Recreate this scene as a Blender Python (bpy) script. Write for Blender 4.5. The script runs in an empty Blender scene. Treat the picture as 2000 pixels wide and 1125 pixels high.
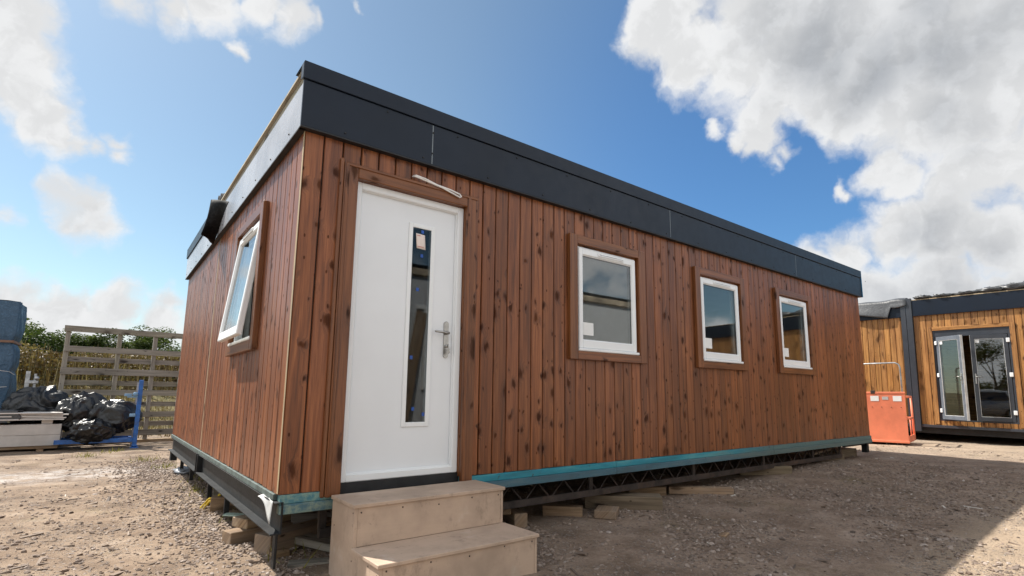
import bpy, bmesh, math, random
import numpy as np
from mathutils import Vector, Matrix, noise
R = math.radians
rng = random.Random(7)
nrg = np.random.default_rng(11)
sc = bpy.context.scene
COL = sc.collection

# ------------------------------------------------------------------ helpers
def link(o):
    COL.objects.link(o); return o
def tag(o, label=None, cat=None, group=None, kind=None):
    if label: o['label'] = label
    if cat: o['category'] = cat
    if group: o['group'] = group
    if kind: o['kind'] = kind
    return o
def thing(name, label, cat, loc=(0, 0, 0), rz=0.0, group=None, rot=None):
    o = link(bpy.data.objects.new(name, None)); o.empty_display_size = .1
    o.location = loc; o.rotation_euler = rot if rot else (0, 0, rz)
    return tag(o, label, cat, group)
I4 = Matrix.Identity(4)
def frame(udir, wdir, org=(0, 0, 0)):
    """local (u, w, z) -> coordinates of the parent; u along the wall, w into the wall"""
    m = Matrix.Identity(4)
    for i in range(3):
        m[i][0] = udir[i]; m[i][1] = wdir[i]; m[i][2] = (0, 0, 1)[i]; m[i][3] = org[i]
    return m

class MB:
    def __init__(s):
        s.v = []; s.f = []; s.mi = []; s.w = []; s.sm = []
    def add(s, vs, fs, mi=0, w=None, M=None, smooth=False):
        b = len(s.v)
        for k, p in enumerate(vs):
            p = Vector(p)
            s.v.append(tuple(M @ p) if M is not None else tuple(p))
            s.w.append(w[k] if w else (0, 0, 0))
        for f in fs:
            s.f.append([b + i for i in f]); s.mi.append(mi); s.sm.append(smooth)
    def box(s, lo, hi, M=None, b=0.0, mi=0, axis=None, rnd=None, org=None):
        lo = list(lo); hi = list(hi)
        for k in range(3):
            if lo[k] > hi[k]: lo[k], hi[k] = hi[k], lo[k]
        d = [hi[k] - lo[k] for k in range(3)]
        b = min(b, .45 * min(d))
        if axis is None: axis = d.index(max(d))
        oth = [k for k in range(3) if k != axis]
        if rnd is None: rnd = rng.random() * 97
        og = org or lo
        def wu(p): return (p[oth[0]] - og[oth[0]] + p[oth[1]] - og[oth[1]], p[axis] - og[axis], rnd)
        if b <= 0:
            vs = [(x, y, z) for x in (lo[0], hi[0]) for y in (lo[1], hi[1]) for z in (lo[2], hi[2])]
            fs = [(0, 1, 3, 2), (4, 6, 7, 5), (0, 4, 5, 1), (2, 3, 7, 6), (0, 2, 6, 4), (1, 5, 7, 3)]
            s.add(vs, fs, mi, [wu(p) for p in vs], M); return
        vs = []; idx = {}
        for c in range(8):
            sg = [(c >> k) & 1 for k in range(3)]
            for k in range(3):
                p = [0, 0, 0]
                for j in range(3):
                    e = hi[j] if sg[j] else lo[j]
                    p[j] = e if j == k else e + (-b if sg[j] else b)
                idx[(c, k)] = len(vs); vs.append(tuple(p))
        fs = []
        for k in range(3):
            a, e = [j for j in range(3) if j != k]
            for side in (0, 1):
                cs = [side << k | (x << a) | (y << e) for x, y in ((0, 0), (1, 0), (1, 1), (0, 1))]
                fs.append([idx[(c, k)] for c in cs])
        for k in range(3):
            a, e = [j for j in range(3) if j != k]
            for x in (0, 1):
                for y in (0, 1):
                    c0 = (x << a) | (y << e); c1 = c0 | (1 << k)
                    fs.append([idx[(c0, a)], idx[(c1, a)], idx[(c1, e)], idx[(c0, e)]])
        for c in range(8): fs.append([idx[(c, 0)], idx[(c, 1)], idx[(c, 2)]])
        s.add(vs, fs, mi, [wu(p) for p in vs], M)
    def tube(s, pts, r, n=8, mi=0, M=None, caps=True):
        pts = [Vector(p) for p in pts]; rr = r if isinstance(r, (list, tuple)) else [r] * len(pts)
        vs = []; fs = []
        prev = None
        for i, p in enumerate(pts):
            t = (pts[min(i + 1, len(pts) - 1)] - pts[max(i - 1, 0)]).normalized()
            if prev is None:
                a = t.cross(Vector((0, 0, 1)))
                if a.length < .1: a = t.cross(Vector((1, 0, 0)))
            else: a = prev - t * prev.dot(t)
            a.normalize(); prev = a; bb = t.cross(a)
            for k in range(n):
                q = 2 * math.pi * k / n
                vs.append(p + (a * math.cos(q) + bb * math.sin(q)) * rr[i])
        for i in range(len(pts) - 1):
            for k in range(n):
                fs.append((i * n + k, i * n + (k + 1) % n, (i + 1) * n + (k + 1) % n, (i + 1) * n + k))
        if caps:
            fs.append(list(range(n))[::-1]); fs.append([(len(pts) - 1) * n + k for k in range(n)])
        s.add(vs, fs, mi, None, M, True)
    def sheet(s, fn, nu, nv, th=0.0, mi=0, M=None, smooth=True):
        """patch fn(a, b) in [0,1]^2; th > 0 gives it a second side"""
        P = [[Vector(fn(i / nu, j / nv)) for j in range(nv + 1)] for i in range(nu + 1)]
        vs = [P[i][j] for i in range(nu + 1) for j in range(nv + 1)]
        q = nv + 1
        fs = [(i * q + j, (i + 1) * q + j, (i + 1) * q + j + 1, i * q + j + 1) for i in range(nu) for j in range(nv)]
        if th > 0:
            n0 = len(vs); N = []
            for i in range(nu + 1):
                for j in range(nv + 1):
                    du = P[min(i + 1, nu)][j] - P[max(i - 1, 0)][j]; dv = P[i][min(j + 1, nv)] - P[i][max(j - 1, 0)]
                    N.append(du.cross(dv).normalized() * th)
            vs = vs + [a - b for a, b in zip(vs, N)]
            fs = fs + [tuple(n0 + k for k in reversed(f)) for f in fs]
            rim = [i * q for i in range(nu + 1)] + [nu * q + j for j in range(1, nv + 1)] + [i * q + nv for i in range(nu - 1, -1, -1)] + [j for j in range(nv - 1, 0, -1)]
            for a, b in zip(rim, rim[1:] + rim[:1]): fs.append((a, n0 + a, n0 + b, b))
        s.add(vs, fs, mi, None, M, smooth)
    def build(s, name, mats, parent=None, M=None, fix=True):
        me = bpy.data.meshes.new(name)
        vv = [tuple(M @ Vector(p)) for p in s.v] if M is not None else s.v
        me.from_pydata(vv, [], s.f)
        for m in (mats if isinstance(mats, (list, tuple)) else [mats]): me.materials.append(m)
        me.polygons.foreach_set('material_index', s.mi)
        me.polygons.foreach_set('use_smooth', s.sm)
        at = me.attributes.new('wuv', 'FLOAT_VECTOR', 'POINT')
        at.data.foreach_set('vector', np.array(s.w, dtype=np.float32).ravel())
        if fix:
            bm = bmesh.new(); bm.from_mesh(me); bmesh.ops.recalc_face_normals(bm, faces=bm.faces); bm.to_mesh(me); bm.free()
        me.update()
        o = link(bpy.data.objects.new(name, me))
        if parent: o.parent = parent
        return o
def split_build(mb, name, mats, parent=None):
    par = list(range(len(mb.v)))
    def fd(i):
        while par[i] != i: par[i] = par[par[i]]; i = par[i]
        return i
    for f in mb.f:
        for k in f[1:]: par[fd(k)] = fd(f[0])
    out = {}
    for f, mi, sm in zip(mb.f, mb.mi, mb.sm):
        r_ = fd(f[0]); q = out.setdefault(r_, (MB(), {}))
        idx = []
        for k in f:
            if k not in q[1]:
                q[1][k] = len(q[0].v); q[0].v.append(mb.v[k]); q[0].w.append(mb.w[k])
            idx.append(q[1][k])
        q[0].f.append(idx); q[0].mi.append(mi); q[0].sm.append(sm)
    return [q[0].build(name, mats, parent) for q in out.values()]
def np_mesh(name, V, F, mat, attr=None, parent=None, smooth=False, nper=None):
    me = bpy.data.meshes.new(name)
    V = np.asarray(V, np.float32); F = np.asarray(F, np.int32); k = F.shape[1]
    me.vertices.add(len(V)); me.vertices.foreach_set('co', V.ravel())
    me.loops.add(F.size); me.loops.foreach_set('vertex_index', F.ravel())
    me.polygons.add(len(F)); me.polygons.foreach_set('loop_start', np.arange(0, F.size, k, dtype=np.int32))
    me.polygons.foreach_set('use_smooth', np.full(len(F), smooth))
    me.materials.append(mat)
    if attr is not None:
        a = me.attributes.new('wuv', 'FLOAT_VECTOR', 'POINT'); a.data.foreach_set('vector', np.asarray(attr, np.float32).ravel())
    me.update(calc_edges=True); me.validate()
    o = link(bpy.data.objects.new(name, me))
    if parent: o.parent = parent
    return o
def copy_tree(o, parent=None):
    c = o.copy(); COL.objects.link(c)
    if parent: c.parent = parent
    for ch in list(o.children): copy_tree(ch, c)
    return c

# ------------------------------------------------------------------ materials
class NT:
    def __init__(s, name):
        s.m = bpy.data.materials.new(name); s.m.use_nodes = True
        s.t = s.m.node_tree; s.bsdf = s.t.nodes['Principled BSDF']; s.out = s.t.nodes['Material Output']
    def n(s, typ, props=None, **inp):
        nd = s.t.nodes.new(typ)
        for k, v in (props or {}).items(): setattr(nd, k, v)
        for k, v in inp.items():
            key = int(k[1:]) if k[0] == 'i' and k[1:].isdigit() else k.replace('_', ' ')
            s.set(nd.inputs[key], v)
        return nd
    def set(s, sock, v):
        if hasattr(v, 'outputs'): v = v.outputs[0]
        if isinstance(v, bpy.types.NodeSocket): s.t.links.new(v, sock)
        elif isinstance(v, (tuple, list)) and len(v) == 3 and sock.type == 'RGBA': sock.default_value = (*v, 1)
        else: sock.default_value = v
    def math(s, op, a, b=0.0, c=None, clamp=False):
        nd = s.n('ShaderNodeMath', dict(operation=op, use_clamp=clamp), i0=a, i1=b)
        if c is not None: s.set(nd.inputs[2], c)
        return nd.outputs[0]
    def vm(s, op, a, b=(0, 0, 0)):
        nd = s.n('ShaderNodeVectorMath', dict(operation=op), i0=a)
        if b is not None: s.set(nd.inputs[1], b)
        return nd.outputs['Value'] if op in ('DISTANCE', 'LENGTH', 'DOT_PRODUCT') else nd.outputs[0]
    def mix(s, f, a, b, blend='MIX'):
        nd = s.n('ShaderNodeMix', dict(data_type='RGBA', blend_type=blend))
        s.set(nd.inputs[0], f); s.set(nd.inputs[6], a); s.set(nd.inputs[7], b)
        return nd.outputs[2]
    def ramp(s, f, stops):
        nd = s.n('ShaderNodeValToRGB'); s.set(nd.inputs[0], f)
        e = nd.color_ramp.elements
        while len(e) < len(stops): e.new(.5)
        for el, (p, c) in zip(e, stops):
            el.position = p; el.color = (*c, 1) if isinstance(c, tuple) else (c, c, c, 1)
        return nd.outputs[0]
    def sstep(s, x, a, b, lo=0.0, hi=1.0):
        nd = s.n('ShaderNodeMapRange', dict(interpolation_type='SMOOTHSTEP'), Value=x)
        for k, v in zip((1, 2, 3, 4), (a, b, lo, hi)): s.set(nd.inputs[k], v)
        return nd.outputs[0]
    def noise(s, vec, scale, detail=4, rough=.55, dist=0.0, out=0):
        nd = s.n('ShaderNodeTexNoise', None, Vector=vec, Scale=scale, Detail=detail, Roughness=rough, Distortion=dist)
        return nd.outputs[out]
    def obj(s): return s.n('ShaderNodeTexCoord').outputs['Object']
    def pos(s): return s.n('ShaderNodeNewGeometry').outputs['Position']
    def wuv(s): return s.n('ShaderNodeAttribute', dict(attribute_name='wuv')).outputs['Vector']
    def bump(s, h, strength=.3, dist=.01):
        return s.n('ShaderNodeBump', None, Height=h, Strength=strength, Distance=dist).outputs[0]
    def bs(s, **k):
        for a, v in k.items(): s.set(s.bsdf.inputs[a.replace('_', ' ')], v)
        return s.m

def plain(name, col, rough=.5, metal=0.0, var=.12, scale=6.0, bump=0.0, coat=0.0, dirt=0.0, dirtcol=(.2, .16, .12), spec=.5, rv=.22):
    t = NT(name); c = t.obj()
    nz = t.noise(c, scale, 5, .6); fine = t.noise(c, scale * 9, 3, .6)
    col2 = tuple(x * (1 - var * 1.6) for x in col); col1 = tuple(min(1, x * (1 + var)) for x in col)
    cc = t.mix(t.sstep(nz, .3, .7), col2, col1)
    if dirt > 0:
        d = t.math('MULTIPLY', t.sstep(t.noise(c, scale * .7, 6, .7), .48, .72), dirt)
        cc = t.mix(d, cc, dirtcol)
    r = t.math('MULTIPLY_ADD', fine, rv, rough - rv / 2)
    k = dict(Base_Color=cc, Roughness=r, Metallic=metal, Specular_IOR_Level=spec)
    if coat: k.update(Coat_Weight=coat, Coat_Roughness=.15)
    if bump: k['Normal'] = t.bump(t.math('ADD', nz, t.math('MULTIPLY', fine, .5)), bump, .01)
    return t.bs(**k)

def wood(name, c_lo, c_mid, c_hi, knots=.55, knotcol=(.02, .013, .011), rough=.42, coat=.25, grain=.5, weather=0.0, var=.5, kscale=(7.6, 3.0), bump=.12, knotsize=.25):
    """timber: wuv = (across the board, along it, one number per board)"""
    t = NT(name); w = t.wuv()
    sep = t.n('ShaderNodeSeparateXYZ', None, Vector=w); u, v, rn = sep.outputs
    off = t.n('ShaderNodeCombineXYZ', None, X=t.math('MULTIPLY', rn, 3.17), Y=t.math('MULTIPLY', rn, 7.31), Z=0.0)
    base = t.n('ShaderNodeCombineXYZ', None, X=u, Y=v, Z=t.math('MULTIPLY', rn, 1.7)).outputs[0]
    p = t.vm('ADD', base, off.outputs[0])
    wob = t.noise(t.vm('MULTIPLY', p, (9, 2.2, 1)), 1.0, 3, .6, out=1)
    # knots
    kp = t.vm('ADD', t.vm('MULTIPLY', p, (kscale[0], kscale[1], 1)), t.vm('MULTIPLY', t.vm('SUBTRACT', wob, (.5, .5, .5)), (.55, .8, 0)))
    vo = t.n('ShaderNodeTexVoronoi', dict(voronoi_dimensions='2D', feature='F1'), Vector=kp, Scale=1.0, Randomness=.9)
    cellr = t.n('ShaderNodeSeparateColor', None, Color=vo.outputs['Color'])
    has = t.math('LESS_THAN', cellr.outputs[0], knots)
    size = t.math('MULTIPLY_ADD', t.math('POWER', cellr.outputs[1], 1.8), knotsize, .055)
    rel = t.math('DIVIDE', vo.outputs['Distance'], size)
    fuzz = t.noise(t.vm('MULTIPLY', p, (55, 14, 1)), 1.0, 4, .65)
    rel = t.math('ADD', rel, t.math('MULTIPLY_ADD', fuzz, 1.7, -.85))
    core = t.math('MULTIPLY', t.sstep(rel, 1.2, .3), has)
    halo = t.math('MULTIPLY', t.sstep(rel, 2.4, .5), has)
    v3 = t.n('ShaderNodeTexVoronoi', dict(voronoi_dimensions='2D', feature='F1'), Vector=t.vm('MULTIPLY', p, (11, 5.5, 1)), Scale=1.0, Randomness=1.0)
    c3 = t.n('ShaderNodeSeparateColor', None, Color=v3.outputs['Color']).outputs
    dot = t.math('MULTIPLY', t.sstep(v3.outputs['Distance'], .085, .05), t.math('LESS_THAN', c3[0], knots * .42))
    core = t.math('MAXIMUM', core, dot)
    # grain, bending round the knots
    gu = t.math('ADD', u, t.math('MULTIPLY', halo, .03))
    gp = t.n('ShaderNodeCombineXYZ', None, X=t.math('ADD', gu, t.math('MULTIPLY', rn, 3.17)), Y=v, Z=t.math('MULTIPLY', rn, 1.7)).outputs[0]
    g1 = t.noise(t.vm('MULTIPLY', gp, (30, 1.1, 1)), 1.0, 5, .6, .6)
    g2 = t.noise(t.vm('MULTIPLY', gp, (170, 4.0, 1)), 1.0, 3, .6)
    g = t.math('ADD', t.math('MULTIPLY', g1, .7), t.math('MULTIPLY', g2, .3))
    blot = t.noise(t.vm('MULTIPLY', p, (5, .8, 1)), 1.0, 4, .6)
    col = t.ramp(g, [(.38, c_lo), (.5, c_mid), (.63, c_hi)])
    wn = t.n('ShaderNodeTexWhiteNoise', dict(noise_dimensions='1D'), W=rn)
    br = t.math('ADD', t.math('MULTIPLY_ADD', wn.outputs['Value'], var, 1 - var * .5), t.math('MULTIPLY_ADD', blot, .7, -.35))
    col = t.mix(1.0, col, t.n('ShaderNodeCombineColor', None, Red=br, Green=br, Blue=br).outputs[0], 'MULTIPLY')
    hue = t.n('ShaderNodeSeparateColor', None, Color=wn.outputs['Color']).outputs[1]
    col = t.mix(t.math('MULTIPLY', hue, .6), col, t.mix(1.0, col, (1.04, 1.04, .72), 'MULTIPLY'))
    if weather:
        wz = t.sstep(t.noise(t.vm('MULTIPLY', p, (6, .9, 1)), 1.0, 6, .7), .42, .68)
        col = t.mix(t.math('MULTIPLY', wz, weather), col, (.3, .27, .24))
    col = t.mix(t.math('MULTIPLY', halo, .38), col, tuple(x * .3 for x in c_lo))
    col = t.mix(t.math('MULTIPLY', core, t.math('MULTIPLY_ADD', cellr.outputs[2], .4, .45)), col, knotcol)
    rr = t.math('ADD', t.math('ADD', rough - .1, t.math('MULTIPLY', g, .2)), t.math('MULTIPLY', core, .35), clamp=True)
    nm = t.bump(t.math('ADD', g, t.math('MULTIPLY', core, -.4)), bump, .004)
    k = dict(Base_Color=col, Roughness=rr, Normal=nm)
    if coat: k.update(Coat_Weight=t.math('MULTIPLY_ADD', core, -coat * .8, coat), Coat_Roughness=.26)
    k['Specular IOR Level'] = t.math('MULTIPLY_ADD', core, -.25, .38)
    return t.bs(**k)

def glass(name, tint=(.86, .9, .9), n=1.75):
    t = NT(name); t.t.nodes.remove(t.bsdf)
    bf = t.n('ShaderNodeNewGeometry').outputs['Backfacing']
    ior = t.math('MULTIPLY_ADD', bf, 1 / n - n, n)
    fr = t.n('ShaderNodeFresnel', None, IOR=ior)
    wav = t.bump(t.noise(t.obj(), 1.3, 2, .5), .02, .02)
    gl = t.n('ShaderNodeBsdfGlossy', None, Color=(1, 1, 1), Roughness=.015, Normal=wav)
    tr = t.n('ShaderNodeBsdfTransparent', None, Color=tint)
    mx = t.n('ShaderNodeMixShader', None, i0=fr, i1=tr, i2=gl)
    t.t.links.new(mx.outputs[0], t.out.inputs[0])
    return t.m

def teal_paint(name, c1, c2, c3):
    t = NT(name); c = t.obj()
    sx = t.n('ShaderNodeSeparateXYZ', None, Vector=c).outputs[0]
    a = t.noise(t.vm('MULTIPLY', c, (.9, .9, 6)), 1.3, 5, .65)
    b = t.noise(c, 20, 4, .7)
    col = t.ramp(a, [(.36, c1), (.5, c2), (.66, c3)])
    green = t.sstep(t.math('ADD', sx, t.math('MULTIPLY', a, 3)), 6.2, 7.6)
    col = t.mix(t.math('MULTIPLY', green, .85), col, (.085, .13, .12))
    pale = t.sstep(sx, 1.0, .1)
    col = t.mix(t.math('MULTIPLY', pale, .7), col, t.ramp(b, [(.4, (.05, .12, .15)), (.6, (.24, .29, .2))]))
    col = t.mix(t.sstep(b, .6, .74), col, (.04, .05, .055))
    return t.bs(Base_Color=col, Roughness=.55, Normal=t.bump(b, .3, .006))

def ply(name, col, stain=.5):
    t = NT(name); c = t.obj(); w = t.wuv()
    a = t.noise(c, 2.6, 5, .6); f = t.noise(t.vm('MULTIPLY', w, (70, 5, 1)), 1.0, 4, .6)
    cc = t.mix(t.sstep(a, .35, .66), tuple(x * .8 for x in col), tuple(min(1, x * 1.12) for x in col))
    cc = t.mix(t.math('MULTIPLY', f, .35), cc, tuple(x * .7 for x in col))
    s1 = t.sstep(t.noise(t.vm('MULTIPLY', c, (1, 1, .6)), 7.5, 8, .76), .53, .72)
    cc = t.mix(t.math('MULTIPLY', s1, stain), cc, (.13, .1, .075))
    s2 = t.sstep(t.noise(t.vm('ADD', c, (7, 3, 1)), 24, 3, .6), .69, .76)
    cc = t.mix(t.math('MULTIPLY', s2, stain), cc, (.08, .06, .05))
    s3 = t.sstep(t.noise(t.vm('ADD', c, (1, 9, 4)), 3.4, 4, .6), .6, .75)
    cc = t.mix(t.math('MULTIPLY', s3, .35), cc, (.62, .56, .5))
    return t.bs(Base_Color=cc, Roughness=.72, Normal=t.bump(f, .12, .003))

def ground_mat():
    t = NT('yard dirt and gravel'); p = t.pos()
    sx, sy, sz = t.n('ShaderNodeSeparateXYZ', None, Vector=p).outputs
    big = t.noise(p, .35, 5, .6); mid = t.noise(p, 2.2, 6, .65); fin = t.noise(p, 28, 5, .7)
    col = t.ramp(mid, [(.3, (.11, .077, .055)), (.45, (.205, .147, .103)), (.58, (.285, .213, .153)), (.72, (.38, .308, .245))])
    # tone of the shade painted into the ground where the cabin's shadow falls, and pale drift of stone dust across the yard
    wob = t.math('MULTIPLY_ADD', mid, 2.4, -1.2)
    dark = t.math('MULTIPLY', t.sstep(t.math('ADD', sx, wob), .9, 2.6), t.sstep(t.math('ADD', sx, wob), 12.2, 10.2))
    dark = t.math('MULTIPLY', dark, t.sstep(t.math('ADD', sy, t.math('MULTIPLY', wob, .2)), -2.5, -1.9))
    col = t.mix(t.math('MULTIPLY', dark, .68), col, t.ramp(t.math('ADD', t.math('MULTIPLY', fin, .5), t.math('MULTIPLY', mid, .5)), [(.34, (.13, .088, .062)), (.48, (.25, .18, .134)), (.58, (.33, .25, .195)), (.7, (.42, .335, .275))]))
    pale = t.math('MULTIPLY', t.sstep(t.math('ABSOLUTE', t.math('ADD', t.math('SUBTRACT', sy, 6.1), t.math('MULTIPLY', wob, .45))), 1.0, .2), t.sstep(sx, .6, -.4))
    pale = t.math('MULTIPLY', pale, t.sstep(t.noise(p, 5, 5, .7), .38, .6))
    col = t.mix(t.math('MULTIPLY', pale, .75), col, (.5, .46, .43))
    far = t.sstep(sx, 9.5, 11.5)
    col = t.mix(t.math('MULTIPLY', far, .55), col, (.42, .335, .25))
    sunny = t.math('MULTIPLY', t.sstep(t.math('ADD', sy, t.math('MULTIPLY', wob, .15)), -2.0, -2.4), t.sstep(sx, 1.2, 2.2))  # brightness of the sunlit wedge painted into the ground colour
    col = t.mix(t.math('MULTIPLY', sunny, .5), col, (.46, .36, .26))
    mossy = t.math('MULTIPLY', t.sstep(t.noise(t.vm('ADD', p, (5, 2, 0)), 1.1, 5, .65), .57, .72), .3)
    col = t.mix(mossy, col, (.17, .15, .06))
    # small stones
    wp = t.vm('ADD', p, t.vm('MULTIPLY', t.noise(p, 9, 2, .5, out=1), (.05, .05, .05)))
    v1 = t.n('ShaderNodeTexVoronoi', dict(feature='F1'), Vector=wp, Scale=42.0, Randomness=1.0)
    v2 = t.n('ShaderNodeTexVoronoi', dict(feature='F1'), Vector=wp, Scale=95.0, Randomness=1.0)
    st1 = t.sstep(v1.outputs['Distance'], .5, .3); st2 = t.sstep(v2.outputs['Distance'], .52, .3)
    c1 = t.n('ShaderNodeSeparateColor', None, Color=v1.outputs['Color']).outputs
    c2 = t.n('ShaderNodeSeparateColor', None, Color=v2.outputs['Color']).outputs
    dens = t.noise(p, 1.6, 4, .65)
    m1 = t.math('MULTIPLY', st1, t.math('LESS_THAN', c1[0], t.sstep(dens, .4, .68, .05, .75)))
    m2 = t.math('MULTIPLY', st2, t.math('LESS_THAN', c2[0], t.sstep(dens, .35, .65, .2, .8)))
    stc = t.ramp(c1[1], [(0, (.12, .1, .09)), (.5, (.25, .21, .18)), (1, (.4, .36, .32))])
    stc2 = t.ramp(c2[1], [(0, (.1, .08, .07)), (.5, (.24, .19, .15)), (1, (.4, .34, .28))])
    col = t.mix(t.math('MULTIPLY', m2, .6), col, stc2)
    col = t.mix(t.math('MULTIPLY', m1, .7), col, stc)
    col = t.mix(t.math('MULTIPLY', t.sstep(fin, .4, .25), .45), col, (.09, .07, .055))
    # grass takes over on the bank
    grass = t.sstep(t.math('ADD', sy, wob), 13.0, 15.5)
    col = t.mix(grass, col, t.ramp(mid, [(.35, (.09, .085, .035)), (.6, (.2, .16, .08))]))
    h = t.math('ADD', t.math('MULTIPLY', m1, .55), t.math('ADD', t.math('MULTIPLY', m2, .28), t.math('MULTIPLY', fin, .8)))
    return t.bs(Base_Color=col, Roughness=.92, Specular_IOR_Level=.2, Normal=t.bump(h, .85, .02))

def stone_mat():
    t = NT('loose stone'); w = t.wuv(); r = t.n('ShaderNodeSeparateXYZ', None, Vector=w).outputs
    col = t.ramp(r[0], [(0, (.1, .076, .062)), (.3, (.21, .165, .138)), (.65, (.34, .275, .23)), (1, (.55, .48, .43))])
    col = t.mix(t.math('MULTIPLY', r[1], .45), col, (.28, .19, .13))
    col = t.mix(t.math('MULTIPLY', t.noise(t.pos(), 60, 3, .6), .5), col, (.12, .1, .085))
    return t.bs(Base_Color=col, Roughness=.85, Specular_IOR_Level=.25)
def chip_mat():
    t = NT('splintered wood'); w = t.wuv(); r = t.n('ShaderNodeSeparateXYZ', None, Vector=w).outputs
    col = t.ramp(r[0], [(0, (.1, .075, .06)), (.5, (.22, .165, .125)), (.85, (.36, .29, .23)), (1, (.55, .5, .44))])
    return t.bs(Base_Color=col, Roughness=.8)
def leaf_mat(name, lo, mid, hi):
    t = NT(name); w = t.wuv(); r = t.n('ShaderNodeSeparateXYZ', None, Vector=w).outputs
    col = t.ramp(r[0], [(0, lo), (.5, mid), (1, hi)])
    t.bs(Base_Color=col, Roughness=.6, Specular_IOR_Level=.3)
    tl = t.n('ShaderNodeBsdfTranslucent', None, Color=t.mix(1.0, col, (.9, 1.0, .5), 'MULTIPLY'))
    mx = t.n('ShaderNodeMixShader', None, i0=.25, i1=t.bsdf.outputs[0], i2=tl)
    t.t.links.new(mx.outputs[0], t.out.inputs[0]); return t.m
def film(name, col, rough=.32, bump=.35, spec=.6):
    t = NT(name); c = t.obj()
    a = t.noise(c, 9, 4, .6, .8); b = t.noise(c, 34, 3, .6, .5)
    cc = t.mix(t.sstep(b, .45, .75), col, tuple(x * 1.5 + .012 for x in col))
    return t.bs(Base_Color=cc, Roughness=rough, Specular_IOR_Level=spec, Normal=t.bump(t.math('ADD', a, t.math('MULTIPLY', b, .4)), bump, .03))

M = {}
M['clad'] = wood('red brown stained cladding', (.1, .0305, .0105), (.19, .0595, .0205), (.275, .097, .037), knots=.62, rough=.44, coat=.14, var=.5, knotsize=.2, knotcol=(.03, .012, .008), kscale=(7.6, 4.8))
M['casing'] = wood('stained casing timber', (.1, .033, .011), (.17, .058, .019), (.225, .084, .03), knots=.35, rough=.42, coat=.2, var=.18)
M['clad2'] = wood('honey stained cladding', (.18, .075, .023), (.32, .148, .048), (.43, .22, .082), knots=.5, rough=.5, coat=.1, var=.45, knotcol=(.05, .02, .01))
M['raw'] = wood('raw sawn timber', (.3, .22, .15), (.42, .32, .22), (.52, .41, .29), knots=.3, rough=.75, coat=0, var=.4, weather=.25)
M['block'] = wood('site block timber', (.15, .095, .06), (.25, .165, .105), (.34, .24, .16), knots=.25, rough=.8, coat=0, var=.5, weather=.3)
M['weathered'] = wood('weathered grey timber', (.15, .133, .117), (.235, .212, .19), (.31, .283, .255), knots=.35, rough=.85, coat=0, var=.4, weather=.5)
M['sleeper'] = wood('old sleeper timber', (.085, .062, .045), (.15, .112, .083), (.21, .165, .125), knots=.25, rough=.85, coat=0, var=.4)
M['pale_wood'] = wood('weathered board edge', (.26, .22, .18), (.4, .35, .3), (.5, .45, .39), knots=.2, rough=.8, coat=0, var=.3)
M['ply'] = ply('step board', (.5, .37, .275), .5)
M['plyedge'] = ply('board edge', (.36, .22, .16), .35)
M['white'] = plain('white window plastic', (.8, .81, .81), .35, var=.015, scale=3, rv=.03)
M['doorwhite'] = plain('white door skin', (.76, .775, .79), .42, var=.015, scale=2, rv=.03)
M['anth'] = plain('anthracite coated steel', (.0045, .0095, .02), .4, var=.12, scale=1.2, spec=.3, bump=.03)
M['anth_edge'] = plain('cut steel edge', (.16, .18, .19), .45, .3)
M['endpanel'] = plain('grey steel with painted sky sheen', (.4, .41, .44), .28, var=.15, scale=1.1, dirt=.25, dirtcol=(.2, .2, .2))  # base colour lightened to paint the sky's grazing reflection on dark steel
M['black'] = plain('black rubber', (.012, .012, .013), .6, var=.3, scale=8)
M['membrane'] = film('black roofing membrane', (.006, .006, .007), .7, .1, .12)
M['steel'] = plain('dark painted chassis steel', (.013, .0145, .016), .55, 0, var=.35, scale=7, dirt=.3, dirtcol=(.05, .045, .04), bump=.1, spec=.3)
M['rust'] = plain('primered truss steel', (.04, .03, .026), .65, .1, var=.4, scale=9, dirt=.5, dirtcol=(.13, .075, .045), bump=.1)
M['teal'] = teal_paint('teal treated strip', (.02, .15, .19), (.015, .22, .29), (.08, .3, .33))
M['teal2'] = teal_paint('blue grey treated batten', (.05, .09, .11), (.045, .12, .16), (.09, .15, .17))
M['sheath'] = plain('breather membrane', (.02, .022, .024), .6)
M['inner'] = plain('plasterboard', (.62, .61, .59), .8, var=.04)
M['floor'] = plain('chipboard floor', (.3, .23, .16), .7)
M['glass'] = glass('double glazing')
M['doorglass'] = glass('door glass', (.6, .63, .64), 1.5)
M['metal'] = plain('brushed door furniture', (.42, .41, .39), .3, .95, var=.1, scale=30)
M['paper'] = plain('white paper label', (.78, .78, .76), .7, var=.03)
M['pinkpaper'] = plain('pink white paper label', (.75, .64, .58), .7, var=.05)
M['print'] = plain('red print', (.5, .1, .08), .7)
M['bluefoam'] = plain('blue foam spacer', (.015, .08, .36), .6)
M['cord'] = plain('white flex', (.72, .69, .66), .5, var=.05)
M['bluefilm'] = plain('blue protective film', (.02, .16, .32), .35)
M['orange'] = plain('orange powder coat', (.78, .225, .12), .45, var=.1, scale=2.5, dirt=.12, dirtcol=(.35, .16, .1), bump=.03)
M['galv'] = plain('galvanised steel', (.42, .43, .44), .42, .75, var=.2, scale=12)
M['bluepaint'] = plain('blue painted steel', (.025, .13, .42), .42, var=.2, scale=9, dirt=.3, dirtcol=(.2, .18, .16))
M['poly'] = film('black polythene', (.006, .006, .007), .36, .4)
M['greytarp'] = film('dusty black tarpaulin', (.06, .062, .066), .42, .25)
M['bluetarp'] = film('blue tarpaulin', (.026, .072, .13), .5, .9)
M['strap'] = plain('brown strap', (.2, .11, .07), .7)
M['yellow'] = plain('yellow webbing', (.62, .43, .02), .75)
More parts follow.
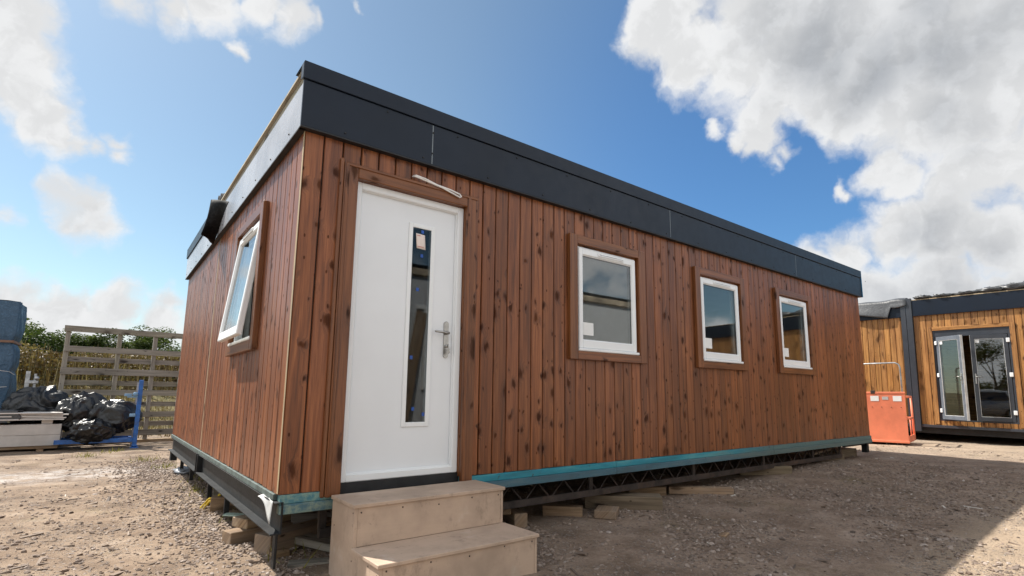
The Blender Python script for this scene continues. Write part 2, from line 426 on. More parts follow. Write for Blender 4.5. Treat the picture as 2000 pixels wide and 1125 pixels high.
M['panel'] = plain('pale faced panel', (.56, .52, .48), .7, var=.08, scale=3, dirt=.25, dirtcol=(.35, .3, .26))
M['sheetedge'] = plain('pale board', (.66, .62, .58), .7, var=.08, scale=4)
M['green'] = plain('dark green fence coating', (.01, .06, .03), .45)
M['pgreen'] = plain('pale green plastic', (.45, .58, .5), .4)
M['grey_clad'] = plain('light grey panel', (.56, .57, .58), .5, var=.05, scale=1)
M['cream'] = plain('peeling cream trim', (.5, .41, .3), .7, var=.3, scale=6, dirt=.6, dirtcol=(.16, .11, .08))
M['gdoor'] = plain('anthracite door frame', (.035, .04, .05), .38, var=.1)
M['ldoor'] = plain('grey door leaf', (.11, .125, .15), .4, var=.1)
M['bark'] = plain('bark', (.09, .07, .05), .9, var=.3, scale=9, bump=.4)
M['leaf'] = leaf_mat('shrub leaves', (.022, .038, .012), (.055, .085, .022), (.12, .15, .04))
M['weed'] = leaf_mat('dry weed stems', (.06, .034, .018), (.17, .115, .05), (.3, .24, .12))
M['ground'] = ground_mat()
M['stone'] = stone_mat()
M['chip'] = chip_mat()
M['carpaint'] = plain('silver car paint', (.3, .32, .35), .3, .5, var=.03, coat=.6)
M['tyre'] = plain('tyre rubber', (.014, .014, .014), .8)
M['dark_glass'] = plain('tinted car glass', (.01, .012, .014), .06, var=.02, spec=.8)
M['redlamp'] = plain('red lamp lens', (.35, .02, .02), .25)

# ------------------------------------------------------------------ ground
def sstep(a, b, x):
    t = max(0.0, min(1.0, (x - a) / (b - a))); return t * t * (3 - 2 * t)
def gz(x, y, detail=True):
    z = .15 * sstep(1.6, 9.3, x)
    z += 1.5 * sstep(13.6, 20.5, y)
    if detail:
        n = noise.noise((x * .5, y * .5, 3.1)) * .022 + noise.noise((x * 2.3, y * 2.3, 1.7)) * .011
        n += noise.noise((x * 6.5, y * 6.5, 5.2)) * .006
        z += n
        if y > 13.6: z += .2 * noise.noise((x * .35, y * .35, 9)) * sstep(13.6, 18, y)
    return z
def axis_pts(lo, hi, step, far):
    inner = np.arange(lo, hi + 1e-6, step); out = []; d = step
    x = hi
    while x < far:
        d *= 1.35; x += d; out.append(x)
    neg = []; d = step; x = lo
    while x > -far:
        d *= 1.35; x -= d; neg.append(x)
    return np.array(neg[::-1] + list(inner) + out)
xs = axis_pts(-5, 15.5, .055, 500); ys = axis_pts(-4.6, 12.5, .055, 500)
V = np.empty((len(xs), len(ys), 3), np.float32)
for i, x in enumerate(xs):
    for j, y in enumerate(ys):
        V[i, j] = (x, y, gz(float(x), float(y)))
ni, nj = len(xs), len(ys)
a = (np.arange(ni - 1)[:, None] * nj + np.arange(nj - 1)[None, :]).ravel()
F = np.stack([a, a + nj, a + nj + 1, a + 1], 1)
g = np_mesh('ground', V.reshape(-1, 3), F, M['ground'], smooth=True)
tag(g, kind='structure')

# loose stones and splinters: nobody could count them
ICO = bmesh.new(); bmesh.ops.create_icosphere(ICO, subdivisions=1, radius=1)
icv = np.array([v.co[:] for v in ICO.verts]); icf = np.array([[v.index for v in f.verts] for f in ICO.faces]); ICO.free()
def scatter(name, pts, sizes, mat, flat=.55, chips=False, tone=None):
    n = len(pts); VV = []; FF = []; AA = []
    for k in range(n):
        x, y = pts[k]; s = sizes[k]
        if chips:
            L = s * rng.uniform(1.2, 4); wd = s * rng.uniform(.25, .6); th = s * rng.uniform(.06, .2)
            b = np.array([(i, j, q) for i in (-1, 1) for j in (-1, 1) for q in (-1, 1)], float) * (L * .5, wd * .5, th)
            b[:, 1] *= 1 + .3 * nrg.standard_normal(8); f = np.array([(0, 1, 3, 2), (4, 6, 7, 5), (0, 4, 5, 1), (2, 3, 7, 6), (0, 2, 6, 4), (1, 5, 7, 3)])
        else:
            b = icv * (1 + .22 * nrg.standard_normal((12, 1))) * (s * rng.uniform(.6, 1.0), s * rng.uniform(.45, .75), s * rng.uniform(.22, flat)) * .5; f = icf
        e = Matrix.Rotation(rng.uniform(0, 6.28), 3, 'Z') @ Matrix.Rotation(rng.uniform(-.35, .35), 3, 'X') @ Matrix.Rotation(rng.uniform(-.3, .3), 3, 'Y')
        b = b @ np.array(e).T
        z = gz(x, y) + s * .06
        FF.append(f + len(VV) * len(b)); VV.append(b + (x, y, z))
        AA.append(np.tile((min(1, max(0, (tone if tone else .45) + rng.gauss(0, .24))), rng.random(), 0), (len(b), 1)))
    o = np_mesh(name, np.concatenate(VV), np.concatenate(FF), mat, np.concatenate(AA))
    return tag(o, kind='stuff')
def blocked(x, y):
    return (.2 < x < 1.45 and -.88 < y < .1)
def sample(n, x0, x1, y0, y1, dens=None, near=None):
    out = []
    while len(out) < n:
        x = rng.uniform(x0, x1); y = rng.uniform(y0, y1)
        if blocked(x, y): continue
        if dens and rng.random() > .06 + sstep(-.28, .34, noise.noise((x * .9, y * .9, 4.4)) + .4 * noise.noise((x * 2.9, y * 2.9, 1.4))): continue
        if near and rng.random() > math.exp(-math.hypot(x + .9, y + 3.5) / near): continue
        out.append((x, y))
    return out
pts = sample(12000, -4.5, 13, -3.2, 8.5, .9, 4.5)
pts += sample(13000, 1.2, 9, -3.4, .3, .8, 4.0)
pts += sample(5000, -4.2, .2, -2.6, 5, None, 4.0)
scatter('gravel', pts, [max(.008, min(.065, rng.lognormvariate(-3.75, .5))) for _ in pts], M['stone'])
pts = []
while len(pts) < 5200:                                    # the heap of pebbles washed along the cabin's end
    y = rng.uniform(-1.6, 7.5); x = rng.gauss(.05 - .04 * y, .26) + (.25 if y < .6 else 0)
    if blocked(x, y) or x < -1.4 or x > 1.2: continue
    if noise.noise((x * 2, y * .9, 8)) < rng.uniform(-.75, .35): continue
    pts.append((x, y))
scatter('pebbles', pts, [max(.014, min(.055, rng.lognormvariate(-3.5, .32))) for _ in pts], M['stone'], .75, tone=.55)
pts = sample(4200, -4.5, 12, -3.2, 7, .9, 5.0)
scatter('wood_chips', pts, [max(.008, min(.045, rng.lognormvariate(-4.1, .5))) for _ in pts], M['chip'], chips=True)

# ------------------------------------------------------------------ main cabin
L, W, HW, HF = 9.3, 6.06, 2.36, 2.815
cab = thing('timber_cabin', 'long red-brown timber-clad cabin with dark fascia and white door, raised on blocks', 'cabin', (0, 0, .5))
FR = I4.copy()                                                            # front: u = x, w = y
EN = frame((0, 1, 0), (1, 0, 0))                                          # near end: u = y, w = x
RE = frame((0, 1, 0), (-1, 0, 0), (L, 0, 0))
BK = frame((1, 0, 0), (0, -1, 0), (0, W, 0))
def cladding(name, mat, parent, Mx, length, z0, z1, openings=(), pitch=.131, u0=0.0, seam=None, trimseam=None):
    mb = MB(); u = u0
    while u < length - .01:
        ue = min(u + pitch, length); rnd = rng.random() * 97; dz = rng.uniform(-.004, .004); dw = rng.uniform(-.0012, .0012)
        cuts = sorted({u, ue} | {c for o in openings for c in (o[0], o[1]) if u + .004 < c < ue - .004})
        for a, b in zip(cuts, cuts[1:]):
            segs = [(z0 + dz, z1)]
            for o in openings:
                if o[0] < (a + b) / 2 < o[1]:
                    segs = [q for s_ in segs for q in ((s_[0], min(s_[1], o[2])), (max(s_[0], o[3]), s_[1])) if q[1] - q[0] > .01]
            la = .0085 if a == u else 0.0; lb = .0085 if b == ue else 0.0
            for za, zb in segs:
                pr = [(a + (.004 if la else 0), .02), (a + (.004 if la else 0), .006 + dw), (a + la, dw), (b - lb, dw), (b - (.004 if lb else 0), .006 + dw), (b - (.004 if lb else 0), .02)]
                vs = [(p, q, za) for p, q in pr] + [(p, q, zb) for p, q in pr]
                ws = [(p - u, zz, rnd) for zz in (za, zb) for p, q in pr]
                fs = [(k, k + 1, k + 7, k + 6) for k in range(5)] + [(5, 4, 3, 2, 1, 0), (6, 7, 8, 9, 10, 11)]
                mb.add(vs, fs, 0, ws, Mx)
        u = ue
    return mb.build(name, mat, parent)
def wall(name, mats, parent, Mx, u0, u1, z0, z1, ops, w0, w1):
    us = sorted({u0, u1} | {c for o in ops for c in o[:2]}); zs = sorted({z0, z1} | {c for o in ops for c in o[2:]})
    nu, nz = len(us) - 1, len(zs) - 1
    def solid(i, j):
        if not (0 <= i < nu and 0 <= j < nz): return False
        cu, cz = (us[i] + us[i + 1]) / 2, (zs[j] + zs[j + 1]) / 2
        return not any(o[0] < cu < o[1] and o[2] < cz < o[3] for o in ops)
    mb = MB()
    for i in range(nu):
        for j in range(nz):
            if not solid(i, j): continue
            a, b, c, d = us[i], us[i + 1], zs[j], zs[j + 1]
            mb.add([(a, w0, c), (b, w0, c), (b, w0, d), (a, w0, d)], [(0, 1, 2, 3)], 0, None, Mx)
            mb.add([(a, w1, c), (b, w1, c), (b, w1, d), (a, w1, d)], [(3, 2, 1, 0)], 1, None, Mx)
            for ii, jj, q in ((i - 1, j, ((a, c), (a, d))), (i + 1, j, ((b, d), (b, c))), (i, j - 1, ((b, c), (a, c))), (i, j + 1, ((a, d), (b, d)))):
                if not solid(ii, jj):
                    (p, r_), (s_, t_) = q
                    mb.add([(p, w0, r_), (s_, w0, t_), (s_, w1, t_), (p, w1, r_)], [(0, 1, 2, 3)], 1, None, Mx)
    return mb.build(name, mats, parent, fix=False)
WW, WZ0, WZ1 = .842, 1.0146, 2.02
WX = (2.503, 4.49, 6.38)
DX0, DX1, DZ0, DZ1 = .3695, 1.2722, .026, 2.106
EY0, EY1 = 1.0, 1.86
f_ops = [(x - .013, x + WW + .027, WZ0 - .02, WZ1 + .013) for x in WX] + [(DX0 - .015, DX1 + .015, -.12, DZ1 + .015)]
e_ops = [(EY0 - .013, EY1 + .027, WZ0 - .02, WZ1 + .013)]
cladding('front_cladding', M['clad'], cab, FR, L, -.005, HW + .02, f_ops)
cladding('end_cladding', M['clad'], cab, EN, W, .0, HW + .02, e_ops, .128, .0215)
cladding('end_cladding', M['clad'], cab, RE, W, .0, HW + .02, (), .131, .0215)
cladding('rear_cladding', M['clad'], cab, BK, L - .0215, .0, HW + .02, (), .131, .0215)
wl = [M['sheath'], M['inner']]
wall('wall', wl, cab, FR, .021, L - .021, -.0, HW + .3, [(o[0], o[1], max(o[2], 0.001), o[3]) for o in f_ops], .0205, .12)
wall('wall', wl, cab, EN, .1205, W - .1205, 0, HW + .3, e_ops, .0205, .12)
wall('wall', wl, cab, RE, .1205, W - .1205, 0, HW + .3, [], .0205, .12)
wall('wall', wl, cab, BK, .021, L - .021, 0, HW + .3, [], .0205, .12)
mb = MB(); mb.box((.13, .13, -.1), (L - .13, W - .13, -.002)); mb.build('floor_deck', M['floor'], cab)
mb = MB(); mb.box((.122, .122, 2.4), (L - .122, W - .122, 2.44)); mb.build('ceiling', M['inner'], cab)
mb = MB(); mb.box((4.0, .1215, 0), (4.1, W - .1215, 2.398)); mb.build('partition', M['inner'], cab)
# pale raw strip where the two modules meet on the end wall
mb = MB(); mb.box((-.004, 3.19, .0), (.004, 3.215, HW)); mb.build('joint_strip', M['raw'], cab)
mb = MB(); mb.box((-.003, -.003, 0), (.0, .02, HW), b=.001); mb.build('corner_edge', M['raw'], cab)

def casing(parent, Mx, u0, u1, z0, z1, wd=.098, th=.042, gl=.012, gr=.026, gt=.012):
    zb = z0 - .08; a, b, zt = u0 - gl, u1 + gr, z1 + gt
    mb = MB()
    mb.box((a - wd, -th, zb), (a, .0, zt + .085), Mx, .004)
    mb.box((b, -th, zb), (b + wd, .0, zt + .085), Mx, .004)
    mb.box((a + .0005, -th + .001, zt), (b - .0005, .0, zt + .084), Mx, .004)
    mb.box((a + .0005, -th - .001, zb + .001), (b - .0005, .0, z0), Mx, .004)
    # returns into the opening
    mb.box((a, .0005, z0), (u0 - .0005, .07, z1), Mx); mb.box((u1 + .0005, .0005, z0), (b, .07, z1), Mx)
    mb.box((a, .0005, z1 + .0005), (b, .07, zt), Mx)
    return mb.build('casing', M['casing'], parent)
def ring(mb, u0, u1, z0, z1, wl, wr, wb, wt, w0, w1, Mx, b=.004, mi=0):
    mb.box((u0, w0, z0), (u0 + wl, w1, z1), Mx, b, mi); mb.box((u1 - wr, w0, z0), (u1, w1, z1), Mx, b, mi)
    mb.box((u0 + wl - .003, w0 + .001, z0), (u1 - wr + .003, w1 - .001, z0 + wb), Mx, b, mi)
    mb.box((u0 + wl - .003, w0 + .001, z1 - wt), (u1 - wr + .003, w1 - .001, z1), Mx, b, mi)
def window(Mx, u0, u1, label=None, openang=0.0, sticker=True, seed=0):
    z0, z1 = WZ0, WZ1; w = -.014
    mb = MB(); ring(mb, u0, u1, z0, z1, .035, .035, .05, .04, w + .012, w + .075, Mx)
    win = mb.build('window', M['white'], cab)
    mb = MB(); mb.box((u0 - .001, w - .034, z0 + .001), (u1 + .001, w + .03, z0 + .028), Mx, .006); mb.build('sill', M['white'], win)
    casing(win, Mx, u0, u1, z0, z1)
    if openang:
        hz, hw = z1 - .035, w + .01
        SM = Mx @ Matrix.Translation((0, hw, hz)) @ Matrix.Rotation(-openang, 4, 'X') @ Matrix.Translation((0, -hw, -hz))
    else: SM = Mx
    a, b, c, d = u0 + .016, u1 - .016, z0 + .03, z1 - .016
    mb = MB(); ring(mb, a, b, c, d, .052, .052, .078, .066, w - .014, w + .03, SM, .007)
    ring(mb, a + .048, b - .048, c + .074, d - .062, .01, .01, .01, .01, w - .004, w + .018, SM, .004)
    mb.build('sash', M['white'], win)
    mb = MB(); mb.box((a + .05, w + .004, c + .076), (b - .05, w + .024, d - .064), SM); mb.build('pane', M['glass'], win)
    mb = MB(); mb.box((a + .056, w + .012, c + .085), (a + .06, w + .02, d - .07), SM)
    ring(mb, a + .0535, b - .0535, c + .0795, d - .0675, .008, .008, .008, .008, w + .0075, w + .021, SM, 0)
    mb.build('spacer_bar', M['black'], win)
    mb = MB()
    mb.box((u0 + .27, w - .024, d - .05), (u1 - .2, w - .013, d - .018), SM, .004); mb.box((u0 + .285, w - .027, d - .036), (u1 - .215, w - .0235, d - .031), SM, .001, 1)
    mb.build('trickle_vent', [M['white'], M['galv']], win)
    if openang:
        mb = MB(); ring(mb, u0 + .02, u1 - .02, z0 + .03, z1 - .03, .012, .012, .02, .012, w + .03, w + .07, Mx, .002); mb.build('seal', M['black'], win)
        mb = MB()
        for uu in (u0 + .028, u1 - .034): mb.box((uu, w - .03, z1 - .42), (uu + .006, w + .05, z1 - .4), Mx @ Matrix.Rotation(0, 4, 'X'))
        split_build(mb, 'stay', M['galv'], win)
    if sticker:
        mb = MB(); mb.box((a + .062, w + .0005, c + .125), (a + .062 + .135, w + .0035, c + .125 + .12), SM); mb.build('sticker', M['paper'], win)
    return win
for k, x in enumerate(WX): window(FR, x, x + WW)
window(EN, EY0, EY1, openang=R(6.5), sticker=False)

# door
door = wall('door', [M['doorwhite'], M['doorwhite']], cab, FR, DX0 + .05, DX1 - .05, DZ0 + .05, DZ1 - .05, [(.842, 1.003, .402, 1.873)], .062, .105)
mb = MB(); ring(mb, DX0, DX1, DZ0, DZ1, .052, .052, .05, .052, .025, .1055, FR, .006)
ring(mb, DX0 + .048, DX1 - .048, DZ0 + .046, DZ1 - .046, .012, .012, .012, .012, .045, .0605, FR, .003); mb.build('door_frame', M['white'], door)
mb = MB()
for u0, u1 in ((DX0 - .098, DX0), (DX1, DX1 + .1)):
    mb.box((u0, -.034, -.045), (u1, 0, DZ1 + .098), FR, .005)
    mb.box((u0 + .008 if u0 < .5 else u0 + .004, -.042, -.045), (u0 + .03 if u0 < .5 else u0 + .028, -.0335, DZ1 + .09), FR, .004)
mb.box((DX0 + .0005, -.033, DZ1), (DX1 - .0005, 0, DZ1 + .097), FR, .005)
mb.box((DX0 - .09, -.041, DZ1 + .07), (DX1 + .09, -.0335, DZ1 + .092), FR, .004)
mb.box((DX0 - .125, -.026, -.045), (DX0 - .1, 0, DZ1 + .12), FR, .005)
mb.box((DX1, .0005, -.0), (DX1 + .014, .07, DZ1), FR); mb.box((DX0 - .014, .0005, 0), (DX0, .07, DZ1), FR); mb.box((DX0, .0005, DZ1 + .0005), (DX1, .07, DZ1 + .014), FR)
mb.build('casing', M['casing'], door)
gx0, gx1, gz0, gz1 = .845, 1.0, .405, 1.87
mb = MB(); ring(mb, gx0 - .034, gx1 + .034, gz0 - .034, gz1 + .034, .034, .034, .034, .034, .052, .0635, FR, .004); mb.build('glazing_bead', M['white'], door)
mb = MB(); mb.box((gx0, .0565, gz0), (gx1, .0618, gz1), FR); pane = mb.build('pane', M['doorglass'], door)
mb = MB(); mb.box((gx0 - .002, .092, gz0 - .002), (gx1 + .002, .097, gz1 + .002), FR); mb.build('pane', M['doorglass'], door)
mb = MB()
mb.sheet(lambda a, b: (.868 + .075 * a + .012 * (1 - b), .0555 - .004 * b, 1.71 + .115 * b - .004 * a), 4, 4, .0008); 
mb.build('sticker', M['pinkpaper'], door)
mb = MB(); mb.box((.884, .0522, 1.722), (.938, .0526, 1.726), FR); mb.box((.876, .0502, 1.808), (.905, .0506, 1.812), FR); split_build(mb, 'print', M['print'], door)
mb = MB()
for x, z in ((.925, 1.845), (.925, 1.655), (.9, 1.39), (.87, .875), (.9, .5), (.985, .46)): mb.box((x - .011, .054, z - .013), (x + .011, .0566, z + .013), FR, .001)
split_build(mb, 'spacer_tab', M['bluefoam'], door)
mb = MB()
def rplate(mb, cx, z0, z1, r, w0, w1, n=10):
    out = [(cx + r * math.cos(math.pi * k / n), z1 - r + r * math.sin(math.pi * k / n)) for k in range(n + 1)] + [(cx - r * math.cos(math.pi * k / n), z0 + r - r * math.sin(math.pi * k / n)) for k in range(n + 1)]
    m = len(out); vs = [(x, w0, z) for x, z in out] + [(x, w1, z) for x, z in out]
    mb.add(vs, [tuple(range(m))[::-1], tuple(range(m, 2 * m))] + [(k, (k + 1) % m, m + (k + 1) % m, m + k) for k in range(m)])
rplate(mb, 1.158, .885, 1.17, .02, .051, .0615)
mb.build('lock_plate', M['metal'], door)
mb = MB(); mb.tube([(1.158, .055, 1.075), (1.158, .012, 1.075), (1.15, .004, 1.075), (1.1, .002, 1.077), (1.045, .006, 1.08), (1.038, .012, 1.08)], [.011, .011, .011, .0095, .009, .006], 10); mb.build('handle', M['metal'], door)
mb = MB(); mb.tube([(1.158, .06, .975), (1.158, .03, .975)], .011, 10); mb.box((1.157, .012, .962), (1.159, .034, .988)); mb.box((1.15, .018, .915), (1.168, .02, .962), FR, .001); mb.box((1.166, .02, .92), (1.176, .022, .955), FR, .001); mb.build('key', M['metal'], door)
mb = MB(); mb.box((DX0 - .01, .02, -.115), (DX1 + .01, .06, DZ0 - .001)); mb.build('threshold', M['black'], door)

# white flex loop poking out over the door
mb = MB()
pp = [(.795, .002, 2.243), (.81, -.03, 2.236), (.92, -.045, 2.214), (1.03, -.05, 2.196), (1.13, -.05, 2.172), (1.185, -.05, 2.158), (1.2, -.05, 2.166), (1.18, -.052, 2.182), (1.1, -.05, 2.198), (.98, -.048, 2.208), (.88, -.045, 2.232), (.81, -.03, 2.246), (.8, .002, 2.25)]
mb.tube([Vector(p) for p in pp], .0065, 8); mb.build('loose_cable', M['cord'], cab)

# fascia
def screws(mb, pts, Mx, mi):
    for u, w, z in pts:
        mb.tube([(u, w + .002, z), (u, w - .005, z)], .007, 6, mi, Mx)
mb = MB()
js = [-.045, .927, 3.922, 6.917, L + .045]
for a, b in zip(js, js[1:]): mb.box((a + .0015, -.05, HW), (b - .0015, -.03, 2.685), FR, .0015)
for j in js[1:-1]: mb.box((j - .004, -.0508, HW + .004), (j + .004, -.05015, 2.682), FR, 0, 1)
mb.box((-.045, -.052, HW - .012), (L + .045, -.0, HW - .001), FR, .001, 2)
sp = []
x = .25
while x < L:
    sp += [(x, -.05, HW + .035), (x + .3, -.05, 2.66)]; x += .6
sp += [(.927, -.051, 2.45), (.93, -.051, 2.62)]
screws(mb, sp, FR, 2)
mb.build('front_fascia', [M['anth'], M['anth_edge'], M['black']], cab)
mb = MB(); mb.box((-.05, -.062, 2.69), (L + .045, -.028, HF), FR, .003); mb.box((-.05, -.062, HF - .004), (L + .045, .16, HF), FR, .001)
mb.box((-.052, -.055, 2.7), (-.047, -.0, HF - .005), FR)
mb.build('cap_trim', M['anth'], cab)
mb = MB(); mb.box((L + .0455, -.063, HW - .01), (L + .052, -.035, HF + .002)); mb.box((L + .0455, -.035, HW - .01), (L + .05, .3, HW + .3)); mb.build('protective_film', M['bluefilm'], cab)
mb = MB()
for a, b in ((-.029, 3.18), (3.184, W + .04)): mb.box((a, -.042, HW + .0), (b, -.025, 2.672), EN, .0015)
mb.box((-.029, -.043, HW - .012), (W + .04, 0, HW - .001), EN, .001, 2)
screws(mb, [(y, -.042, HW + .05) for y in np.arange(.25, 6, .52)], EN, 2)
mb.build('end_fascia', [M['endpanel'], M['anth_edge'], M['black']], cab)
mb = MB(); mb.box((-.0, -.012, 2.676), (W, .03, 2.792), EN, .002); mb.build('upstand', M['weathered'], cab)
mb = MB(); mb.box((-.027, -.034, 2.794), (3.5, .4, 2.812), EN, .001); mb.build('roof_board', M['pale_wood'], cab)
mb = MB(); mb.box((3.9, -.055, 2.68), (W + .05, -.026, 2.822), EN, .002); mb.box((3.9, -.055, 2.8225), (W + .05, .16, 2.826), EN, .001); mb.build('end_cap_trim', M['anth'], cab)
mb = MB(); mb.box((L + .001, -.028, HW), (L + .035, W, 2.68)); mb.box((0, W + .001, HW), (L, W + .03, 2.8)); mb.build('rear_fascia', M['anth'], cab)
mb = MB(); mb.box((.4, .16, 2.72), (L - .02, W - .02, 2.8)); mb.build('roof_deck', M['membrane'], cab)
# loose strip of membrane hanging off the end fascia and the rolled edge above it
def flap(a, b):
    A, B, Cc, D = Vector((-.045, 2.6, 2.6)), Vector((-.16, 3.05, 2.71)), Vector((-.21, 3.05, 2.3)), Vector((-.05, 3.4, 2.33))
    p = (A * (1 - a) + B * a) * (1 - b) + (D * (1 - a) + Cc * a) * b
    p.x += .02 * math.sin(math.pi * a) * (1 - .4 * b) + .008 * math.sin(7 * a + 3 * b); p.z += .02 * math.sin(5 * b + 2 * a); return p
mb = MB(); mb.sheet(flap, 14, 10, .003); mb.build('loose_flashing', M['membrane'], cab)
def crumple(mb, c, r, seed, n=18, mi=0, flat=0.0, freq=2.6, amp=.32):
    P = {}
    def pt(i, j):
        th = 2 * math.pi * i / n; ph = math.pi * j / (n // 2)
        d = Vector((math.cos(th) * math.sin(ph), math.sin(th) * math.sin(ph), math.cos(ph)))
        q = d * freq + Vector((seed, seed * 1.7, seed * .3))
        k = 1 + amp * (noise.voronoi(q)[0][1] - noise.voronoi(q)[0][0]) * 1.3 - amp * .5 + amp * .5 * noise.noise(q * 2.3)
        p = Vector((d.x * r[0], d.y * r[1], d.z * r[2])) * k
        return p + Vector(c)
    vs = []; fs = []; m = n // 2
    for j in range(m + 1):
        for i in range(n): vs.append(pt(i, j))
    for j in range(m):
        for i in range(n): fs.append((j * n + i, j * n + (i + 1) % n, (j + 1) * n + (i + 1) % n, (j + 1) * n + i))
    mb.add(vs, fs, mi, None, None, True)
mb = MB(); crumple(mb, (.05, 3.5, 2.86), (.1, .4, .09), 3.3, 26); crumple(mb, (.12, 2.6, 2.83), (.09, .25, .05), 1.3, 22); mb.build('rolled_membrane', M['membrane'], cab)

# floor edge, chassis, truss
for a, b in ((.012, DX0 - .01), (DX1 + .012, 3.0), (3.003, 6.0), (6.003, L + .01)):
    mb = MB(); mb.box((a, -.014, -.062), (b, .05, -.008), FR, .004); mb.build('floor_edge', M['teal'], cab)
    mb = MB(); mb.box((a, -.022, -.122), (b, .05, -.0625), FR, .004); mb.build('floor_batten', M['teal2'], cab)
mb = MB(); mb.box((.051, -.012, -.045), (W, .05, -.006), EN, .003); mb.build('sheathing_edge', plain('grey green edge strip', (.09, .12, .11), .6, var=.3, scale=12), cab)
mb = MB()
mb.sheet(lambda a, b: (-.014 - .03 * b + .012 * a * b + .008 * math.sin(5 * a), .3 - .29 * a - .03 * b * a, -.04 - .12 * b * a ** 1.5 - .01 * b), 10, 6, .001); mb.build('peeling_film', plain('grey peeling film', (.4, .4, .39), .6), cab)
def channel(mb, u0, u1, Mx):
    mb.box((u0, .02, -.22), (u1, .03, -.05), Mx, .001)
    mb.box((u0, -.035, -.23), (u1, .03, -.2205), Mx, .001); mb.box((u0, -.02, -.0495), (u1, .03, -.046), Mx)
mb = MB(); channel(mb, -.03, 3.12, EN); channel(mb, 3.26, W, EN)
mb.box((3.13, -.03, -.25), (3.15, .03, -.045), EN, .002); mb.box((3.24, -.03, -.25), (3.255, .03, -.045), EN, .002)
mb.box((W - .3, -.02, -.36), (W - .15, .06, -.232), EN, .004)
mb.build('chassis_beam', M['steel'], cab)
mb = MB()
for y, z in ((1.95, -.48), (2.9, -.47), (4.3, -.46), (5.3, -.44)): mb.box((y, .06, z), (y + .04, .1, -.225), EN, .002)
mb.box((.1, .03, -.46), (.16, .045, -.232), EN, .002)
mb.box((L - .09, .03, -.285), (L - .005, .115, -.123), FR, .003); mb.box((8.4, .06, -.16), (L - .091, .1, -.123), FR, .002)
split_build(mb, 'jack_leg', M['steel'], cab)
for nm, yy in (('truss', .13), ('truss', 3.0)):
    mb = MB()
    za, zb = -.262, -.322
    mb.box((.3, yy - .02, zb), (8.42, yy + .03, za), FR, .003); mb.box((.3, yy - .015, -.14), (L - .3, yy + .025, -.1225), FR, .002)
    for x in (.32, 1.4, 2.8, 4.44, 6.0, 7.43, 8.4): mb.box((x - .025, yy - .01, za - .02), (x + .025, yy + .02, -.123), FR, .002)
    x = .35
    while x < 8.2:
        mb.tube([(x, yy, -.14), (x + .13, yy, -.27), (x + .17, yy, -.27), (x + .3, yy, -.14)], .008, 6); x += .3
    mb.build(nm, M['rust'], cab)

# ------------------------------------------------------------------ steps
st = thing('wooden_steps', 'plywood box of two steps with stained treads standing below the white door', 'steps', (.315, -.06, 0))
SWd = 1.055
mb = MB(); mb.box((-.012, -.385, .45), (SWd + .012, .0, .472), None, .003); mb.build('tread', M['ply'], st)
mb = MB(); mb.box((-.012, -.758, .212), (SWd + .012, -.3725, .233), None, .003); mb.build('tread', M['ply'], st)
mb = MB(); mb.box((.0205, -.372, .234), (SWd - .0205, -.354, .4495), None, .001); mb.build('riser', M['ply'], st)
mb = MB(); mb.box((.0205, -.744, -.02), (SWd - .0205, -.726, .2115), None, .001); mb.build('riser', M['ply'], st)
for x in (0, SWd - .019):
    mb = MB()
    pf = [(-.001, -.03), (-.001, .4495), (-.373, .4495), (-.373, .2115), (-.745, .2115), (-.745, -.03)]
    n = 6
    vs = [(x, y, z) for y, z in pf] + [(x + .019, y, z) for y, z in pf]
    fs = [(0, 1, 2, 3), (0, 3, 4, 5), (9, 8, 7, 6), (11, 10, 9, 6)] + [(k, (k + 1) % 6, 6 + (k + 1) % 6, 6 + k) for k in range(6)]
    mb.add(vs, fs, 0, [(p[1], p[2], 3) for p in vs]); mb.build('side_panel', M['ply'], st, fix=False)
mb = MB()
for x in (.04, .3, .55, .8, 1.015):
    for y, z in ((-.3725, .42), (-.7445, .19)): mb.tube([(x, y, z + .008 * math.sin(x * 9)), (x, y - .0012, z + .008 * math.sin(x * 9))], .005, 8)
for y, z in ((-.05, .3), (-.35, .42), (-.36, .16), (-.72, .17), (-.6, .19)): mb.tube([(0, y, z), (-.0012, y, z)], .005, 8)
split_build(mb, 'screw_head', plain('screw head', (.06, .045, .035), .5, .5), st)

# ------------------------------------------------------------------ site timbers under the cabin
def block(label, x, y, ln, wd, ht, ang, dz=0.0, mat='block', tilt=0.0, name='timber_block', cat='timber block', grp='timber offcuts and blocks around the cabin base', roll=0.0):
    mb = MB(); mb.box((-ln / 2, -wd / 2, 0), (ln / 2, wd / 2, ht), None, .005)
    o = mb.build(name, M[mat])
    o.location = (x, y, gz(x, y, False) - .008 + dz); o.rotation_euler = (roll, tilt, R(ang))
    return tag(o, label, cat, grp)
yb = block('thick sawn beam end with yellow webbing on it, under the end of the cabin', .42, 2.36, .8, .14, .13, -14)
block('short grey beam behind the beam with yellow webbing, below the cabin end', .5, 2.95, .75, .14, .12, -8, mat='weathered')
block('short stub of beam lying on top of the beam with the yellow webbing', .62, 2.72, .5, .1, .06, 4, dz=.135, mat='weathered')
block('long beam poking out behind the nearest square beam end at the cabin corner', .42, 1.15, 1.0, .15, .1, 12)
block('square beam end nearest the front left corner of the cabin, catching the sun', .36, .74, .62, .17, .14, 24)
block('weathered plank leaning on stones just left of the plywood steps', .48, .42, .9, .14, .05, -62, dz=.03, mat='weathered', tilt=.05)
block('flat wide board lying in shade between the leaning plank and the steps', .78, .55, .7, .3, .045, -8, mat='weathered')
block('small cut block stacked on the flat wide board beside the steps', .62, .78, .24, .12, .09, 10, dz=.045, mat='block')
block('broad stacked board end resting on the long beam behind the nearest square beam end', .4, 1.25, .8, .2, .07, 20, dz=.1)
